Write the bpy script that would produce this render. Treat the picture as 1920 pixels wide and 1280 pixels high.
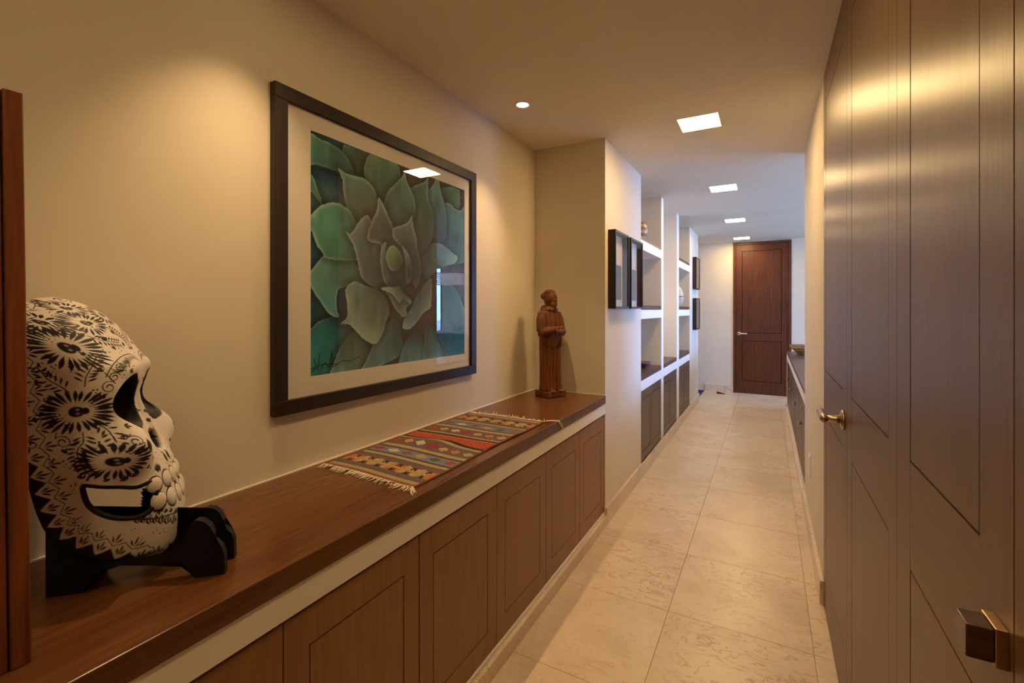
import bpy, bmesh, math, random
import numpy as np
from mathutils import Vector, Matrix

for o in list(bpy.data.objects): bpy.data.objects.remove(o, do_unlink=True)
scene = bpy.context.scene
COL = scene.collection
R = math.radians
random.seed(7)
# light levels
EXPO = 0.3
SKY = 33.0
PANEL = 65.0
DOWN = 28.0

# ------------------------------------------------------------------ camera
cam_d = bpy.data.cameras.new('camera'); cam = bpy.data.objects.new('camera', cam_d); COL.objects.link(cam)
cam_d.sensor_width = 36.0; cam_d.lens = 872.5 / 1920 * 36.0; cam_d.shift_y = -60.93 / 1920
cam_d.clip_start = .02
cam.location = (0, 0, 1.336); cam.rotation_euler = (R(90), 0, math.atan2(1439.1 - 960, 872.5))
scene.camera = cam
scene.view_settings.view_transform = 'Standard'; scene.view_settings.look = 'None'
scene.view_settings.gamma = 1.0; scene.view_settings.use_curve_mapping = False
scene.view_settings.exposure = EXPO
scene.cycles.use_denoising = True
scene.cycles.max_bounces = 10; scene.cycles.diffuse_bounces = 6; scene.cycles.glossy_bounces = 4; scene.cycles.transparent_max_bounces = 12
scene.cycles.sample_clamp_indirect = 8.0

# ------------------------------------------------------------------ world: plain bright daylight sky
w = bpy.data.worlds.new('sky'); scene.world = w; w.use_nodes = True
nt = w.node_tree; nt.nodes.clear()
out = nt.nodes.new('ShaderNodeOutputWorld'); bg = nt.nodes.new('ShaderNodeBackground')
sky = nt.nodes.new('ShaderNodeTexSky'); sky.sky_type = 'HOSEK_WILKIE'; sky.sun_direction = (-.35, -.5, .79); sky.turbidity = 3.5; sky.ground_albedo = .4
mixn = nt.nodes.new('ShaderNodeMix'); mixn.data_type = 'RGBA'; mixn.inputs[0].default_value = .9
mixn.inputs[7].default_value = (.20, .41, 1.0, 1)
nt.links.new(sky.outputs[0], mixn.inputs[6]); nt.links.new(mixn.outputs[2], bg.inputs[0]); nt.links.new(bg.outputs[0], out.inputs[0])
bg.inputs[1].default_value = SKY

# daylight portals in the living-room openings (they only guide the sampling of the sky)
def portal(name, loc, rot, sx, sy):
    d = bpy.data.lights.new(name, 'AREA'); d.shape = 'RECTANGLE'; d.size = sx; d.size_y = sy; d.cycles.is_portal = True
    o = bpy.data.objects.new(name, d); o.location = loc; o.rotation_euler = rot; COL.objects.link(o)
portal('window_portal', (6.53, 6.0, 1.18), (0, R(90), 0), 2.2, 3.2)
portal('glass_door_portal', (4.6, 8.23, 1.13), (R(-90), 0, 0), 2.0, 2.2)

# ------------------------------------------------------------------ materials
MATS = {}
def mat(name, col=(.8, .8, .8), rough=.5, metal=0., spec=.5, emit=None, estr=0., coat=0.):
    m = bpy.data.materials.new(name); m.use_nodes = True; b = m.node_tree.nodes['Principled BSDF']
    b.inputs['Base Color'].default_value = (*col, 1); b.inputs['Roughness'].default_value = rough; b.inputs['Metallic'].default_value = metal
    b.inputs['Specular IOR Level'].default_value = spec; b.inputs['Coat Weight'].default_value = coat
    if emit: b.inputs['Emission Color'].default_value = (*emit, 1); b.inputs['Emission Strength'].default_value = estr
    MATS[name] = m; return m
def nodes(m): return m.node_tree.nodes, m.node_tree.links, m.node_tree.nodes['Principled BSDF']
def tex_coord(m, scale, kind='Object', rnd=True):
    n, l, b = nodes(m); tc = n.new('ShaderNodeTexCoord'); mp = n.new('ShaderNodeMapping'); mp.inputs['Scale'].default_value = scale
    if rnd:
        oi = n.new('ShaderNodeObjectInfo'); mu = n.new('ShaderNodeMath'); mu.operation = 'MULTIPLY'; mu.inputs[1].default_value = 37.
        l.new(oi.outputs['Random'], mu.inputs[0]); cb = n.new('ShaderNodeCombineXYZ')
        for i in range(3): l.new(mu.outputs[0], cb.inputs[i])
        l.new(cb.outputs[0], mp.inputs['Location'])
    l.new(tc.outputs[kind], mp.inputs['Vector']); return mp
def noise(m, vec, scale, detail=4., rough=.55, dist=0.):
    n, l, b = nodes(m); t = n.new('ShaderNodeTexNoise'); t.inputs['Scale'].default_value = scale; t.inputs['Detail'].default_value = detail
    t.inputs['Roughness'].default_value = rough; t.inputs['Distortion'].default_value = dist; l.new(vec.outputs[0], t.inputs['Vector']); return t
def ramp(m, fac, stops):
    n, l, b = nodes(m); r = n.new('ShaderNodeValToRGB'); e = r.color_ramp.elements
    while len(e) < len(stops): e.new(.5)
    for x, (p, c) in zip(e, stops): x.position = p; x.color = (*c, 1)
    l.new(fac, r.inputs[0]); return r
def bump(m, h, strength, dist=.002):
    n, l, b = nodes(m); bp = n.new('ShaderNodeBump'); bp.inputs['Strength'].default_value = strength; bp.inputs['Distance'].default_value = dist
    l.new(h, bp.inputs['Height']); l.new(bp.outputs[0], b.inputs['Normal']); return bp
def mix_mul(m, a, bcol, fac):
    n, l, b = nodes(m); x = n.new('ShaderNodeMix'); x.data_type = 'RGBA'; x.blend_type = 'MULTIPLY'; x.inputs[0].default_value = fac
    l.new(a, x.inputs[6]); l.new(bcol, x.inputs[7]); return x.outputs[2]
def wood(name, dark, light, axis='z', rough=.35, spec=.5, gs=1., coat=0., bmp=.12, aniso=0.):
    m = mat(name, light, rough, 0, spec, coat=coat); n, l, b = nodes(m)
    sc = {'z': (38, 38, 2.2), 'y': (38, 2.2, 38), 'x': (2.2, 38, 38)}[axis]; sc = tuple(s * gs for s in sc)
    mp = tex_coord(m, sc); t = noise(m, mp, 1.6, 6., .62, .35)
    r = ramp(m, t.outputs[0], [(.28, dark), (.5, tuple((a + c) / 2 for a, c in zip(dark, light))), (.72, light)])
    mp2 = tex_coord(m, tuple(s * .09 for s in sc)); t2 = noise(m, mp2, 1.3, 3.)
    r2 = ramp(m, t2.outputs[0], [(.3, (.84, .83, .82)), (.7, (1.06, 1.05, 1.04))])
    l.new(mix_mul(m, r.outputs[0], r2.outputs[0], .9), b.inputs['Base Color'])
    mp3 = tex_coord(m, tuple(s * 5 for s in sc)); t3 = noise(m, mp3, 2.0, 2., .6)
    bump(m, t3.outputs[0], bmp, .0006)
    rr = n.new('ShaderNodeMapRange'); rr.inputs[3].default_value = rough * .92; rr.inputs[4].default_value = rough * 1.1; l.new(t.outputs[0], rr.inputs[0]); l.new(rr.outputs[0], b.inputs['Roughness'])
    if aniso:
        b.inputs['Anisotropic'].default_value = aniso; cx = n.new('ShaderNodeCombineXYZ'); cx.inputs[1].default_value = 1.; l.new(cx.outputs[0], b.inputs['Tangent'])
    return m
def plaster(name, col, b_s=.06):
    m = mat(name, col, .75, 0, .25); mp = tex_coord(m, (1, 1, 1), rnd=False); t = noise(m, mp, 3.0, 3.); t2 = noise(m, mp, 160., 3.)
    r = ramp(m, t.outputs[0], [(.3, tuple(c * .97 for c in col)), (.7, tuple(min(1, c * 1.02) for c in col))])
    nodes(m)[1].new(r.outputs[0], nodes(m)[2].inputs['Base Color']); bump(m, t2.outputs[0], b_s, .001); return m
plaster('wall_paint', (.75, .68, .55)); plaster('ceiling_paint', (.78, .72, .60)); plaster('white_trim', (.87, .83, .75))
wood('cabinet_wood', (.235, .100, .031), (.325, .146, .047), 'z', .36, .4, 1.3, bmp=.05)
wood('cabinet_wood_shaded', (.085, .042, .020), (.140, .074, .036), 'z', .36, .4, 1.3, bmp=.05)  # same cabinet wood, with the dimmer light on bays and console put into its colour
wood('counter_wood', (.105, .038, .014), (.170, .066, .024), 'y', .24, .5, 1.2, bmp=.05)
wood('shelf_wood', (.07, .030, .018), (.15, .072, .045), 'y', .35, .4)
wood('wardrobe_wood', (.100, .054, .027), (.220, .122, .062), 'z', .36, .8, 3.2, bmp=.05, aniso=.5)
wood('wardrobe_rail_wood', (.100, .054, .027), (.220, .122, .062), 'y', .36, .8, 3.2, bmp=.03, aniso=.5)
wood('door_wood', (.060, .014, .004), (.160, .043, .012), 'z', .42, .4, bmp=.06)
wood('panel_wood', (.11, .027, .008), (.28, .080, .024), 'z', .45, .4)
wood('frame_wood', (.012, .006, .004), (.030, .016, .010), 'z', .40, .4)
wood('carved_wood', (.052, .012, .003), (.250, .078, .020), 'z', .55, .35, .9, bmp=.5)
wood('knob_wood', (.05, .018, .010), (.12, .05, .028), 'x', .28, .5)
mat('black_paint', (.008, .006, .007), .55, 0, .35); mat('gap_black', (.010, .007, .005), .9, 0, .1)
mat('brass', (.55, .36, .20), .28, 1.); mat('nickel', (.62, .57, .50), .30, 1.); mat('aged_nickel', (.44, .34, .24), .30, 1.)
mat('mat_board', (.74, .70, .62), .8, 0, .2); mat('grout', (.46, .37, .26), .9, 0, .1); mat('fringe_yarn', (.75, .66, .53), .9, 0, .1)
mat('plate_plastic', (.80, .76, .68), .4); mat('lamp_trim', (.80, .77, .72), .5); mat('mat_blue', (.05, .05, .13), .95, 0, .1)
mat('tooth_paint', (.72, .66, .60), .45); mat('sofa_fabric', (.38, .40, .43), .95, 0, .1); mat('teal_fabric', (.02, .16, .20), .9, 0, .1); mat('brown_fabric', (.16, .09, .05), .9, 0, .1)
mat('silver_coral', (.66, .64, .62), .35, .6); mat('terrace_stone', (.55, .52, .47), .9)
mat('crystal', (.85, .88, .95), .08, 0, 1., (.9, .95, 1.), 1.2)
mat('panel_light', (1, 1, 1), .5, 0, .2, (1., .66, .29), PANEL); mat('panel_light_fill', (1, 1, 1), .5, 0, .2, (1., .66, .29), PANEL * .6); mat('spot_lens', (1, 1, 1), .5, 0, .2, (1., .74, .42), 14.)
mat('black_rubber', (.012, .012, .012), .7)
def marble(name):
    m = mat(name, (.6, .5, .36), .30, 0, .45); n, l, b = nodes(m); mp = tex_coord(m, (1, 1, 1))
    t = noise(m, mp, 2.6, 7., .6, .6); r = ramp(m, t.outputs[0], [(.30, (.62, .50, .37)), (.5, (.72, .60, .46)), (.72, (.78, .67, .53))])
    mp2 = tex_coord(m, (4.5, 9.5, 4)); v = noise(m, mp2, 1.4, 6., .60, 1.2)
    mm = n.new('ShaderNodeMath'); mm.operation = 'SUBTRACT'; mm.inputs[1].default_value = .5; l.new(v.outputs[0], mm.inputs[0])
    ab = n.new('ShaderNodeMath'); ab.operation = 'ABSOLUTE'; l.new(mm.outputs[0], ab.inputs[0])
    rv = ramp(m, ab.outputs[0], [(0., (.50, .38, .25)), (.006, (.74, .63, .50)), (.020, (1, 1, 1))])
    t4 = noise(m, mp, 1.3, 2.); rk = ramp(m, t4.outputs[0], [(.42, (1, 1, 1)), (.62, (0, 0, 0))])
    x = n.new('ShaderNodeMix'); x.data_type = 'RGBA'; x.blend_type = 'MULTIPLY'; l.new(r.outputs[0], x.inputs[6]); l.new(rv.outputs[0], x.inputs[7])
    rf = n.new('ShaderNodeMapRange'); rf.inputs[3].default_value = .95; rf.inputs[4].default_value = .25; l.new(rk.outputs[0], rf.inputs[0]); l.new(rf.outputs[0], x.inputs[0])
    l.new(x.outputs[2], b.inputs['Base Color']); return m
marble('marble')
def paint_mat(name, rough, spec=.4, weave=None, bmp=.2):
    m = mat(name, (1, 1, 1), rough, 0, spec); n, l, b = nodes(m); a = n.new('ShaderNodeAttribute'); a.attribute_name = 'Col'
    l.new(a.outputs['Color'], b.inputs['Base Color'])
    if weave:
        mp = tex_coord(m, weave, rnd=False); wv = n.new('ShaderNodeTexWave'); wv.inputs['Scale'].default_value = 1.; wv.bands_direction = 'X'; l.new(mp.outputs[0], wv.inputs['Vector']); bump(m, wv.outputs['Fac'], bmp, .001)
    return m
paint_mat('painted_skull', .5, .35); paint_mat('art_print', .75, .2); paint_mat('kilim', .95, .1, (220, 220, 1), .5)
def glass_mat(name, ior=1.5, tint=(1, 1, 1)):
    m = bpy.data.materials.new(name); m.use_nodes = True; n = m.node_tree.nodes; l = m.node_tree.links; n.clear()
    o = n.new('ShaderNodeOutputMaterial'); mx = n.new('ShaderNodeMixShader'); t = n.new('ShaderNodeBsdfTransparent'); g = n.new('ShaderNodeBsdfGlossy'); f = n.new('ShaderNodeFresnel')
    t.inputs[0].default_value = (*tint, 1); g.inputs['Roughness'].default_value = .0; f.inputs[0].default_value = ior
    ge = n.new('ShaderNodeNewGeometry'); iv = n.new('ShaderNodeMath'); iv.operation = 'SUBTRACT'; iv.inputs[0].default_value = 1.; l.new(ge.outputs['Backfacing'], iv.inputs[1])
    ml = n.new('ShaderNodeMath'); ml.operation = 'MULTIPLY'; l.new(f.outputs[0], ml.inputs[0]); l.new(iv.outputs[0], ml.inputs[1])
    l.new(ml.outputs[0], mx.inputs[0]); l.new(t.outputs[0], mx.inputs[1]); l.new(g.outputs[0], mx.inputs[2]); l.new(mx.outputs[0], o.inputs[0]); MATS[name] = m
glass_mat('picture_glass', 1.62); glass_mat('window_glass', 1.45)

# ------------------------------------------------------------------ mesh helpers (all coordinates are world metres)
class MB:
    def __init__(s): s.v = []; s.f = []; s.sm = []
    def add(s, v, f, smooth=False):
        o = len(s.v); s.v += [tuple(p) for p in v]; s.f += [tuple(i + o for i in q) for q in f]; s.sm += [smooth] * len(f); return s
    def box(s, x0, x1, y0, y1, z0, z1, bev=0.):
        if bev <= 0:
            v = [(x0, y0, z0), (x1, y0, z0), (x1, y1, z0), (x0, y1, z0), (x0, y0, z1), (x1, y0, z1), (x1, y1, z1), (x0, y1, z1)]
            return s.add(v, [(0, 3, 2, 1), (4, 5, 6, 7), (0, 1, 5, 4), (1, 2, 6, 5), (2, 3, 7, 6), (3, 0, 4, 7)])
        bm = bmesh.new(); bmesh.ops.create_cube(bm, size=1.)
        for q in bm.verts: q.co = Vector(((x0 + x1) / 2 + q.co.x * (x1 - x0), (y0 + y1) / 2 + q.co.y * (y1 - y0), (z0 + z1) / 2 + q.co.z * (z1 - z0)))
        bmesh.ops.bevel(bm, geom=bm.edges[:], offset=bev, segments=2, profile=.5, affect='EDGES'); return s.bm(bm)
    def bm(s, bm, smooth=False):
        bm.verts.ensure_lookup_table(); bm.verts.index_update(); s.add([q.co[:] for q in bm.verts], [[q.index for q in f.verts] for f in bm.faces], smooth); bm.free(); return s
    def tube(s, pts, r, n=8, caps=True, smooth=True):
        pts = [Vector(p) for p in pts]; rs = r if isinstance(r, (list, tuple)) else [r] * len(pts); v = []; f = []
        up = None
        for i, p in enumerate(pts):
            t = (pts[min(i + 1, len(pts) - 1)] - pts[max(i - 1, 0)]).normalized()
            if up is None: up = t.orthogonal().normalized()
            up = (up - t * up.dot(t)); up = up.normalized() if up.length > 1e-6 else t.orthogonal().normalized(); b = t.cross(up)
            for k in range(n):
                a = 2 * math.pi * k / n; v.append(p + (up * math.cos(a) + b * math.sin(a)) * rs[i])
        for i in range(len(pts) - 1):
            for k in range(n): f.append((i * n + k, i * n + (k + 1) % n, (i + 1) * n + (k + 1) % n, (i + 1) * n + k))
        if caps: f += [tuple(range(n))[::-1], tuple((len(pts) - 1) * n + k for k in range(n))]
        return s.add(v, f, smooth)
    def lathe(s, prof, c, n=40, smooth=True, axis='z'):
        v = []; f = []
        for r, h in prof:
            for k in range(n):
                a = 2 * math.pi * k / n; p = (r * math.cos(a), r * math.sin(a), h)
                if axis == 'x': p = (h, p[0], p[1])
                if axis == 'y': p = (p[1], h, p[0])
                v.append((c[0] + p[0], c[1] + p[1], c[2] + p[2]))
        for i in range(len(prof) - 1):
            for k in range(n): f.append((i * n + k, i * n + (k + 1) % n, (i + 1) * n + (k + 1) % n, (i + 1) * n + k))
        if prof[0][0] > 1e-5: f.append(tuple(range(n))[::-1])
        if prof[-1][0] > 1e-5: f.append(tuple((len(prof) - 1) * n + k for k in range(n)))
        return s.add(v, f, smooth)
    def ellipsoid(s, c, r, n=20, m=14, rot=None):
        v = []; f = []
        for i in range(m + 1):
            t = math.pi * i / m
            for k in range(n):
                a = 2 * math.pi * k / n; p = Vector((r[0] * math.sin(t) * math.cos(a), r[1] * math.sin(t) * math.sin(a), r[2] * math.cos(t)))
                if rot is not None: p = rot @ p
                v.append(Vector(c) + p)
        for i in range(m):
            for k in range(n): f.append((i * n + k, (i + 1) * n + k, (i + 1) * n + (k + 1) % n, i * n + (k + 1) % n))
        return s.add(v, f, True)
    def prism(s, poly, plane, d0, d1):
        """extrude a 2-D polygon: plane 'yz' -> along x, 'xz' -> along y, 'xy' -> along z"""
        n = len(poly); v = []
        for d in (d0, d1):
            for a, b in poly: v.append({'yz': (d, a, b), 'xz': (a, d, b), 'xy': (a, b, d)}[plane])
        f = [tuple(range(n)), tuple(range(2 * n - 1, n - 1, -1))] + [(k, n + k, n + (k + 1) % n, (k + 1) % n) for k in range(n)]
        return s.add(v, f)
WL = {}
def build(name, mb, m, parent=None, loc=None, cols=None):
    base = Vector(WL[parent.name] if parent is not None else (loc if loc is not None else (0, 0, 0)))
    me = bpy.data.meshes.new(name); me.from_pydata([(p[0] - base.x, p[1] - base.y, p[2] - base.z) for p in mb.v], [], mb.f); me.update()
    if any(mb.sm): me.polygons.foreach_set('use_smooth', mb.sm)
    me.materials.append(MATS[m])
    if cols is not None:
        a = me.color_attributes.new('Col', 'FLOAT_COLOR', 'POINT'); a.data.foreach_set('color', np.asarray(cols, np.float32).ravel())
    o = bpy.data.objects.new(name, me); COL.objects.link(o)
    if parent is not None: o.parent = parent
    else: o.location = base
    WL[o.name] = tuple(base); return o
def tag(o, label, cat, group=None):
    o['label'] = label; o['category'] = cat
    if group: o['group'] = group
    return o
def thing(name, label, cat, loc=(0, 0, 0), group=None):
    o = bpy.data.objects.new(name, None); o.empty_display_size = .05; o.location = loc; COL.objects.link(o); WL[o.name] = tuple(loc); return tag(o, label, cat, group)
def struct(name, mb, m, parent=None, label=None):
    o = build(name, mb, m, parent)
    if parent is None: o['kind'] = 'structure'
    if label: o['label'] = label
    return o
def sempty(name, loc=(0, 0, 0)):
    o = bpy.data.objects.new(name, None); o.empty_display_size = .05; o.location = loc; COL.objects.link(o); WL[o.name] = tuple(loc); o['kind'] = 'structure'; return o
def bx(*a, **k): return MB().box(*a, **k)

# ------------------------------------------------------------------ the shell of the place
XL, XC, XR, H = -1.371, -.885, .2235, 2.4
CT = .798                                              # top of the niche counter
YN, YP, YE = 2.815, 3.750, 8.2
fl = struct('floor', bx(-2.6, 6.65, -2.75, 8.35, -.06, -.006), 'grout')
TX, TY, TS, G = -.3856, 2.6811, .5435, .0011
tile_me = {}
def tile(x0, x1, y0, y1):
    key = (round(x1 - x0, 4), round(y1 - y0, 4))
    if key not in tile_me:
        o = build('tile', MB().box(x0, x1, y0, y1, -.006, 0.), 'marble', fl); me = o.data
        for v in me.vertices: v.co.x -= x0; v.co.y -= y0
        tile_me[key] = me; o.location = (x0, y0, 0); return
    o = bpy.data.objects.new('tile', tile_me[key]); COL.objects.link(o); o.parent = fl; o.location = (x0, y0, 0); WL[o.name] = (0, 0, 0)
for k in range(-10, 11):
    y0 = TY + k * TS; y1 = min(y0 + TS, YE)
    cols = [(-.885, TX), (TX, TX + TS), (TX + TS, XR)]
    if y0 > 6.9: cols = [(-2.5, TX - 3 * TS), (TX - 3 * TS, TX - 2 * TS), (TX - 2 * TS, TX - TS), (TX - TS, TX), (TX, TX + TS), (TX + TS, TX + 2 * TS)]
    for a, b in cols: tile(a + G, b - G, y0 + G, y1 - G)
struct('floor', bx(.75, 6.5, 3.76, 8.2, -.0055, -.0005), 'marble', label='pale marble floor of the living room')
struct('ceiling', bx(-2.6, 6.65, -2.75, 8.35, H, H + .1), 'ceiling_paint')
wl_ = struct('wall_left', bx(XL - .1, XL, -2.75, 7.24, 0, H), 'wall_paint')
for a, b in ((YN, YP), (6.39, 7.24)): struct('wall_left', bx(XL, XC, a, b, 0, H), 'wall_paint', label='wall pilaster projecting beside the bookcase')
for a, b in ((4.56, 4.665), (5.42, 5.565)): struct('wall_left', bx(XL, XC, a, b, 0, H), 'white_trim', label='white dividing post of the bookcase')
struct('wall_left', bx(-2.6, XL - .1, 7.10, 7.24, 0, H), 'wall_paint', label='side wall of the passage beyond the pilaster')
struct('wall_left', bx(-2.6, -2.5, 7.24, YE, 0, H), 'wall_paint', label='far left wall of the passage')
struct('wall_right', bx(XR, .9, 2.53, 3.755, 0, H), 'wall_paint')
struct('wall_right', bx(.262, .9, -2.75, 2.53, 0, H), 'gap_black', label='dark wardrobe recess behind the doors')
struct('wall_front', bx(.9, 6.65, 3.62, 3.755, 0, H), 'wall_paint', label='near wall of the living room')
struct('wall_back', bx(-2.6, .262, -2.75, -2.6, 0, H), 'wall_paint')
we = MB(); we.box(-2.6, -.478, YE, YE + .15, 0, H); we.box(-.478, .317, YE, YE + .15, 2.386, H); we.box(.317, 3.55, YE, YE + .15, 0, H); we.box(3.55, 5.65, YE, YE + .15, 2.3, H); we.box(5.65, 6.65, YE, YE + .15, 0, H)
struct('wall_end', we, 'wall_paint')
struct('wall_end', bx(-.6, .45, YE + .16, YE + .26, 0, H), 'wall_paint', label='unseen wall added behind the far door to stop light leaking in')  # added light blocker, keeps daylight out of the gaps around the door
wr = MB(); wr.box(6.5, 6.65, 3.755, 4.4, 0, H); wr.box(6.5, 6.65, 7.6, YE, 0, H); wr.box(6.5, 6.65, 4.4, 7.6, 2.3, H); wr.box(6.5, 6.65, 4.4, 7.6, 0, .06)
struct('wall_window', wr, 'wall_paint')
struct('ground', bx(-30, 40, -30, 45, -.3, -.07), 'terrace_stone')
for a, b, h in ((-2.6, 2.800, .062), (2.800, YP, .109), (YP, 6.39, .100), (6.39, 7.258, .109)):
    struct('baseboard_left', bx(XC, XC + .017, a + .0005, b, 0, h, bev=.002), 'marble')
struct('baseboard_left', bx(XC - .3, XC - .0005, 7.2405, 7.257, 0, .109), 'marble')
struct('baseboard_right', bx(XR - .017, XR, 2.515, 3.755, 0, .109, bev=.002), 'marble')
struct('baseboard_end', bx(-.9, -.479, YE - .017, YE, 0, .11, bev=.002), 'marble')
struct('baseboard_end', bx(.318, 3.5, YE - .017, YE, 0, .11), 'marble')
struct('trim_1', bx(XC - .05, XC, -2.6, YN, .684, .747), 'white_trim', label='white band under the niche counter')
struct('trim_2', bx(XC - .03, XC - .001, -2.6, YN, 0, .074), 'white_trim', label='white toe strip under the niche cabinets')
cb = MB(); cb.box(XL, XL + .004, -2.6, YN, CT, CT + .004); cb.box(XL, XC, YN - .004, YN, CT, CT + .004)
struct('trim_3', cb, 'white_trim', label='white sealant bead at the back of the counter')

# windows of the living room
def window(name, x0, x1, y0, y1, z0, z1, along, nm, label):
    root = sempty(name, ((x0 + x1) / 2, (y0 + y1) / 2, z0)); root['label'] = label; fr = MB(); t = .07
    def seg(a0, a1, c0, c1):
        if along == 'y': fr.box(x0, x1, a0, a1, c0, c1)
        else: fr.box(a0, a1, y0, y1, c0, c1)
    a0, a1 = (y0, y1) if along == 'y' else (x0, x1)
    seg(a0, a1, z0, z0 + t); seg(a0, a1, z1 - t, z1)
    for k in range(nm + 1):
        c = a0 + (a1 - a0) * k / nm; lo = max(a0, c - t / 2); hi = min(a1, c + t / 2)
        if k == 0: hi = a0 + t
        if k == nm: lo = a1 - t
        seg(lo, hi, z0 + t, z1 - t)
    build('frame', fr, 'frame_wood', root)
    for k in range(nm):
        a = a0 + (a1 - a0) * k / nm + t / 2; b = a0 + (a1 - a0) * (k + 1) / nm - t / 2
        if along == 'y': build('pane', bx((x0 + x1) / 2 - .002, (x0 + x1) / 2 + .002, a, b, z0 + t, z1 - t), 'window_glass', root)
        else: build('pane', bx(a, b, (y0 + y1) / 2 - .002, (y0 + y1) / 2 + .002, z0 + t, z1 - t), 'window_glass', root)
window('window_1', 6.55, 6.62, 4.4, 7.6, .06, 2.3, 'y', 3, 'wide dark-framed living-room window')
window('window_2', 3.55, 5.65, 8.24, 8.31, 0., 2.3, 'x', 2, 'dark-framed glass door of the living room')

# far door
d1 = sempty('door_1', (-.08, YE, 0)); d1['label'] = 'tall reddish-brown two-panel door at the end of the corridor'
fm = MB(); fm.box(-.478, -.441, YE - .012, YE + .1, 0, 2.386); fm.box(.278, .317, YE - .012, YE + .1, 0, 2.386); fm.box(-.441, .278, YE - .012, YE + .1, 2.348, 2.386)
build('door_frame', fm, 'door_wood', d1)
lf = MB(); y0, y1 = YE + .006, YE + .05
for a in ((-.438, -.356), (.192, .275)): lf.box(a[0], a[1], y0, y1, .006, 2.345)
for z in ((.006, .2), (.839, .957), (2.25, 2.345)): lf.box(-.356, .192, y0, y1, *z)
leaf = build('door_leaf', lf, 'door_wood', d1)
for z in ((.2, .839), (.957, 2.25)):
    pm = MB(); pm.box(-.350, .186, y0 + .010, y1 - .01, z[0] + .006, z[1] - .006); build('panel', pm, 'door_wood', leaf)
build('core', bx(-.42, .26, y1 - .009, y1 - .002, .1, 2.3), 'gap_black', leaf)
hd = MB(); hd.lathe([(.0, -.012), (.026, -.012), (.030, -.008), (.030, 0)], (-.398, y0, .947), 28, axis='y'); hd.tube([(-.398, y0 - .005, .947), (-.398, y0 - .045, .947)], .010, 14)
hd.tube([(-.398, y0 - .045, .947), (-.385, y0 - .052, .947), (-.340, y0 - .053, .948), (-.280, y0 - .052, .949)], [.011, .011, .010, .009], 14); build('lever_handle', hd, 'nickel', d1)
th = struct('trim_4', bx(-.478, .317, YE - .05, YE, .0005, .006), 'marble', label='pale stone threshold at the far door')

# ------------------------------------------------------------------ cabinets and counters
def cab_door(parent, y0, y1, z0, z1, xf, face, st, sign=1, top=None, m='cabinet_wood', g=.0036):
    """framed door whose visible face is the plane x = xf, looking in direction sign"""
    t = .02; xb = xf - sign * t; x0, x1 = min(xf, xb), max(xf, xb); a, b = st, top if top else st; mb = MB()
    mb.box(x0, x1, y0, y0 + a, z0, z1); mb.box(x0, x1, y1 - a, y1, z0, z1); mb.box(x0, x1, y0 + a, y1 - a, z0, z0 + b); mb.box(x0, x1, y0 + a, y1 - a, z1 - b, z1)
    d = build('door', mb, m, parent)
    build('panel', MB().box(x0 + (.0005 if sign < 0 else 0), x1 - (.0005 if sign > 0 else 0), y0 + a + g, y1 - a - g, z0 + b + g, z1 - b - g), m, d)
    return d
def cabinet(label, y0, y1, z0, z1, xf, xb, sign=1, st=.062, top=.082, group=None, knobs=False, m='cabinet_wood', g=.0036):
    r = thing('base_cabinet', label, 'cabinet', ((xf + xb) / 2, (y0 + y1) / 2, z0), group)
    a, b = min(xb, xf - sign * .026), max(xb, xf - sign * .026)
    build('body', bx(a, b, y0 + .001, y1 - .001, z0, z1), 'gap_black', r); ym = (y0 + y1) / 2
    for c, d, side in ((y0 + .0022, ym - g * .4, 1), (ym + g * .4, y1 - .0022, -1)):
        dr = cab_door(r, c, d, z0 + .001, z1 - .001, xf, 0, st, sign, top, m, g)
        if knobs:
            yk = d - .03 if side > 0 else c + .03
            build('knob', MB().lathe([(.0, 0), (.005, 0), (.005, .012), (.011, .016), (.011, .022), (0, .024)] if sign > 0 else [(0, -.024), (.011, -.022), (.011, -.016), (.005, -.012), (.005, 0), (0, 0)], (xf, yk, (z0 + z1) / 2 + .08), 16, axis='x'), 'nickel', dr)
    return r
ct = tag(build('countertop', bx(XL, XC + .004, -2.6, YN, .747, CT, bev=.0025), 'counter_wood'), 'long dark reddish-brown polished wooden counter in the niche', 'countertop')
for i, (a, b, lab) in enumerate(((.190, 1.060, 'dark wooden two-door cabinet under the counter, nearest the camera'), (1.060, 1.947, 'dark wooden two-door cabinet under the counter, middle of the three'), (1.947, YN, 'dark wooden two-door cabinet under the counter, beside the pilaster'))):
    cabinet(lab, a, b, .075, .675, XC - .006, XL + .01, group='cabinets under the niche counter')
SEC = [(YP, 4.56), (4.665, 5.42), (5.565, 6.39)]
nm = ('nearest bay of the white bookcase', 'tall middle bay of the white bookcase', 'farthest bay of the white bookcase')
for (a, b), t in zip(SEC, nm):
    cabinet('dark wooden two-door cabinet at the foot of the ' + t, a, b, .101, .676, XC - .004, XL + .01, st=.05, top=.07, group='cabinets under the bookcase', m='cabinet_wood_shaded', g=.006)
    s = thing('bookcase_counter', 'dark wood counter on a white band in the ' + t, 'counter', (XC - .24, (a + b) / 2, .677), 'bookcase counters')
    build('band', bx(XL, XC, a, b, .677, .759), 'white_trim', s); build('counter_board', bx(XL, XC - .001, a, b, .759, .80), 'shelf_wood', s)
for (a, b), t in ((SEC[0], nm[0]), (SEC[2], nm[2])):
    for z0, z1, z2, q in ((1.255, 1.328, 1.365, 'lower'), (1.815, 1.893, 1.924, 'upper')):
        s = thing('wall_shelf', q + ' white shelf with a dark wood board in the ' + t, 'shelf', (XC - .24, (a + b) / 2, z0), 'bookcase shelves')
        build('band', bx(XL, XC, a, b, z0, z1), 'white_trim', s); build('shelf_board', bx(XL, XC - .001, a, b, z1, z2), 'shelf_wood', s)
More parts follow.
